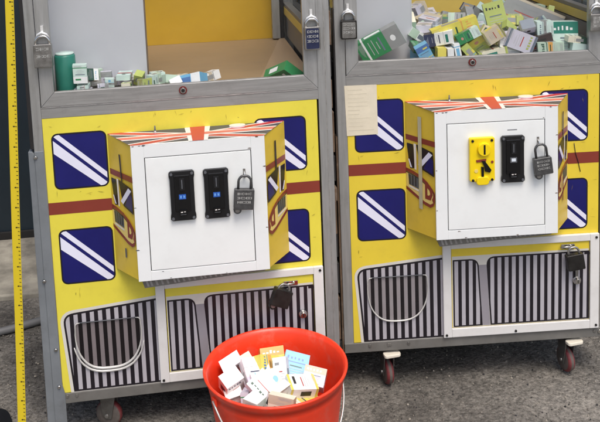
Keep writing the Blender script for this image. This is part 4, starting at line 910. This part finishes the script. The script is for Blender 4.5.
hero('plain white carton standing on the left side of the red bucket under a leaning one', 1, (.050,.040,.044), 'white','white','navy', (.4330,-.1800,.0900), (24,-12,28), 'bk', 7)
hero('cream carton wedged right of the highest white carton in the red bucket', 1, (.026,.032,.060), 'cream','white','orange', (.4790,-.1270,.0980), (20,-16,20), 'bk', 3)
hero('big sky blue carton with a white stripe and navy marks, leaning back in the bucket', 1, (.062,.024,.074), 'sky blue','sky blue','blue', (.5940,-.1580,.0930), (-52,14,-14), 'bk', 2)
hero('yellow carton with orange print behind the cream carton, near the bucket rear wall', 1, (.062,.026,.060), 'yellow','orange','white', (.5420,-.1080,.0930), (-40,4,8), 'bk', 1)
hero('lilac carton with a beige end resting at the right wall of the bucket', 1, (.054,.028,.046), 'lilac','beige','white', (.6340,-.2180,.0980), (-58,10,-20), 'bk', 1)
hero('long white carton with a grey side standing on edge mid bucket', 1, (.034,.030,.070), 'white','white','grey', (.5570,-.1860,.1030), (-36,-12,-16), 'bk', 3)
hero('pale lilac white carton lying broad side up left of the middle of the bucket', 1, (.064,.028,.082), 'white','lilac','mint', (.4960,-.1880,.1060), (-62,6,14), 'bk', 8)
hero('pale grey board propped at the back right of the heap', 2, (.180,.010,.090), 'grey', 'beige', 'grey', (.6000,.2700,.8550), (-20,24,-20), 'm2', 3)


# ------------------------------------------------------------------ red bucket
bk = empty('bucket', (.541, -.2230, GZ)); tag(bk, 'round red plastic bucket full of small cartons standing in front of the machines', 'bucket')
mb = MB()
H = .281
prof = [(.001,.004),(.118,.004),(.124,0),(.129,.004),(.136,.06),(.146,.14),(.158,.235),(.1605,.243),(.1605,.258),(.1645,.2590),(.1665,.268),(.171,.276),(.1715,.279),(.170,.2815),(.1655,.2805),(.1605,.270),(.157,.240),(.147,.16),(.136,.07),(.129,.010),(.122,.008),(.001,.008)]
mb.lathe([(r*1.025, z) for r, z in prof], 'red_plastic', 72); mb.build('pail', bk, bevel=0)
hz = .250; ears = []
for s in (-1, 1): mb = MB(); mb.slab([(s*.1650,-.010,hz-.012),(s*.1650,.010,hz-.012),(s*.1650,.008,hz+.006),(s*.1650,-.008,hz+.006)],(s*.006,0,0),'red_plastic'); ears.append(mb.build('handle_ear', bk, bevel=.001))
mb = MB(); path = []
for k in range(41):
    a = math.pi*k/40; x = -.1725*math.cos(a); q = math.sin(a)
    path.append((x, -.118*q**.8*.95-.012*q, hz-.165*q))
mb.tube(path, .0024, 'wire', 8)
mb.tube([path[15], path[17], path[20], path[23], path[25]], .008, 'hatch_rim', 12)
hd = mb.build('wire_handle', bk)
for o in ears+[hd]: o.rotation_euler = (0, 0, R(25))

# ------------------------------------------------------------------ tape measure
mb = MB(); i = mb.mi('tape'); rows = []
z = GZ+.002; N = 60; zt = 1.5
for k in range(N+1):
    zz = GZ+.002+(zt-GZ)*k/N
    rows.append([mb.bm.verts.new((.0098*(-1+2*j/6), .0026*(1-(-1+2*j/6)**2)+.002*math.sin(zz*9), zz)) for j in range(7)])
for k in range(N):
    for j in range(6):
        f = mb.bm.faces.new([rows[k][j], rows[k][j+1], rows[k+1][j+1], rows[k+1][j]]); f.material_index = i; f.smooth = True
tp = mb.build('tape_blade', recalc=False)
sd = tp.modifiers.new('thick','SOLIDIFY'); sd.thickness = .0004
tr = empty('tape_measure', (-.0868, -.10, 0)); tag(tr, 'yellow steel measuring tape pulled out upright beside the left machine', 'tape measure')
tp.parent = tr; tr.rotation_euler = (0, R(2.85), 0)
for v in tp.data.vertices: pass
mb = MB(); o2 = roundpoly([(-.035,GZ+.001),(.03,GZ+.001),(.03,GZ+.05),(.0,GZ+.062),(-.035,GZ+.05)],[.008,.008,.015,.015,.015],4)
mb.slab([(a-.06,-.03,c) for a, c in o2],(0,.034,0),'yellow_plastic'); tcase = mb.build('tape_case', bevel=.002)
tcase.parent = tr; tcase.rotation_euler = (0, R(-2.85), 0); tcase.location = (0,0,0)

# ------------------------------------------------------------------ setting
g = MB(); n = 90
# one ground sheet, finer near the machines, gently uneven
xs = [-40,-15,-6,-3]+[ -1.6+ k*.05 for k in range(90)]+[4.5,8,16,40]; ys = [-40,-15,-6,-3]+[-1.6+k*.05 for k in range(72)]+[3.5,6,15,40]
from mathutils import noise as mn
vv = [[g.bm.verts.new((x, y, GZ-.0015+.0030*mn.noise(Vector((x*3,y*3,0)))+.0012*mn.noise(Vector((x*13,y*13,4))) - .002)) for x in xs] for y in ys]
gi = g.mi('asphalt')
for a in range(len(ys)-1):
    for b_ in range(len(xs)-1):
        f = g.bm.faces.new([vv[a][b_], vv[a][b_+1], vv[a+1][b_+1], vv[a+1][b_]]); f.material_index = gi; f.smooth = True
tag(g.build('ground'), kind='structure')
mb = MB(); pts = []
random.seed(5)
for k in range(60): pts.append((-3+ k*.14, .86+.03*mn.noise(Vector((k*.5,0,0)))+ -.02*0))
pts = [(x, y) for x, y in pts]
top = [(x, 1.385) for x in (pts[-1][0], pts[0][0])]
mb.slab([(x, y, GZ-.01) for x, y in pts+top], (0,0,.026), 'concrete'); tag(mb.build('pavement', bevel=.006), kind='structure')
# loose grit
mb = MB(); random.seed(21)
def stone(x, y, r, m):
    i = mb.mi(m); vs = []
    top_ = mb.bm.verts.new((x, y, GZ+r*.75)); k_ = random.randint(5,7)
    ring = [mb.bm.verts.new((x+r*random.uniform(.7,1.2)*math.cos(2*math.pi*j/k_), y+r*random.uniform(.7,1.2)*math.sin(2*math.pi*j/k_), GZ+r*random.uniform(.0,.35)-.002)) for j in range(k_)]
    for j in range(k_): mb.bm.faces.new([top_, ring[j], ring[(j+1)%k_]]).material_index = i
for k in range(5200):
    x = random.uniform(-.6,1.9); y = random.uniform(-.9,.75)
    stone(x, y, random.choice([.0012,.0014,.0018,.0024,.0036]), random.choice(['pebble','grit_mid','grit_mid','dark_side']))
for k in range(420):
    x = random.uniform(.95,1.3); y = -.28+.10*(x-.95)+random.gauss(0,.02); stone(x, y, random.uniform(.0015,.0035), 'pebble')
tag(mb.build('loose_grit'), 'small pale grit scattered over the asphalt around the casters', 'grit', kind='stuff')
# wall of dark sheet behind
mb = MB(); x = -3.0
while x < 4.2:
    mb.box(x, x+.298, 1.40, 1.44, GZ+.012, 3.0, 'shutter'); mb.box(x+.298, x+.302, 1.404, 1.436, GZ+.012, 3.0, 'seam'); x += .302
mb.box(-3.0, 4.22, 1.385, 1.398, GZ-.01, GZ+.045, 'seam')
tag(mb.build('sheet_wall', bevel=.003), 'dark navy sheet metal wall standing behind the claw machines', 'wall')
mb = MB()
path = [(-1.6,.42,0),(-1.1,.50,0),(-.7,.55,0),(-.45,.575,0),(-.29,.603,0),(-.17,.652,0),(-.05,.72,0),(.06,.86,0)]
fine = []
for a in range(len(path)-1):
    for t in (0,.25,.5,.75): fine.append(Vector(path[a]).lerp(Vector(path[a+1]), t))
fine.append(Vector(path[-1]))
for _ in range(3): fine = [fine[0]]+[(fine[k-1]+fine[k]*2+fine[k+1])/4 for k in range(1,len(fine)-1)]+[fine[-1]]
for p in fine: p.z = GZ+.011
mb.tube(fine, .0125, 'hose', 14); tag(mb.build('garden_hose'), 'grey rubber hose lying on the ground behind the tape measure', 'hose')
mb = MB(); ol = [(-.62,-.12),(-.16,-.10),(-.150,.08),(-.168,.128),(-.185,.150),(-.205,.158),(-.25,.150),(-.40,.175),(-.60,.165)]
mb.slab([(x, y, GZ+.002) for x, y in roundpoly(ol,[.012]*len(ol),4)], (0,0,.016), 'black_plastic'); tag(mb.build('rubber_mat', bevel=.004), 'black rubber mat lying on the asphalt at the lower left corner', 'mat')

# ------------------------------------------------------------------ light, sky, camera
w = bpy.data.worlds.new('World'); sc.world = w; w.use_nodes = True
nt = w.node_tree; bg = nt.nodes['Background']; sky = nt.nodes.new('ShaderNodeTexSky'); sky.sky_type = 'NISHITA'; sky.sun_disc = False
EL, AZ = R(62), R(168)        # azimuth clockwise from +Y (north)
sky.sun_elevation = EL; sky.sun_rotation = AZ; sky.dust_density = 4; sky.air_density = 1.0; sky.ozone_density = .6
nt.links.new(sky.outputs[0], bg.inputs[0]); bg.inputs[1].default_value = 0.13
sun = bpy.data.lights.new('sun', 'SUN'); sun.energy = 1.2; sun.angle = R(26); sun.color = (1, .97, .93)
so = bpy.data.objects.new('sun', sun); COL.objects.link(so)
d = Vector((math.sin(AZ)*math.cos(EL), math.cos(AZ)*math.cos(EL), math.sin(EL)))
so.rotation_euler = d.to_track_quat('Z', 'Y').to_euler(); so.location = d*6

cam = bpy.data.cameras.new('camera'); co = bpy.data.objects.new('camera', cam); COL.objects.link(co); sc.camera = co
F, CX, CY = 849.99, 295.66, -2.163
cam.sensor_width = 36; cam.lens = F/600*36; cam.shift_x = (300-CX)/600; cam.shift_y = (CY-211)/600; cam.clip_end = 200; cam.clip_start = .05
rt = Vector((.98956695,-.13893409,-.03813879)); up = Vector((.05528096,.12169547,.99102686)); fw = Vector((.13304609,.98279577,-.12810622))
mt = Matrix((( rt.x, up.x, -fw.x, .36454918), (rt.y, up.y, -fw.y, -2.1472405), (rt.z, up.z, -fw.z, 1.2880284), (0,0,0,1)))
co.matrix_world = mt
sc.view_settings.view_transform = 'Standard'; sc.view_settings.look = 'None'; sc.view_settings.gamma = 1; sc.view_settings.use_curve_mapping = False
sc.view_settings.exposure = 0.56
sc.cycles.max_bounces = 8; sc.cycles.transparent_max_bounces = 12; sc.cycles.caustics_reflective = False; sc.cycles.caustics_refractive = False
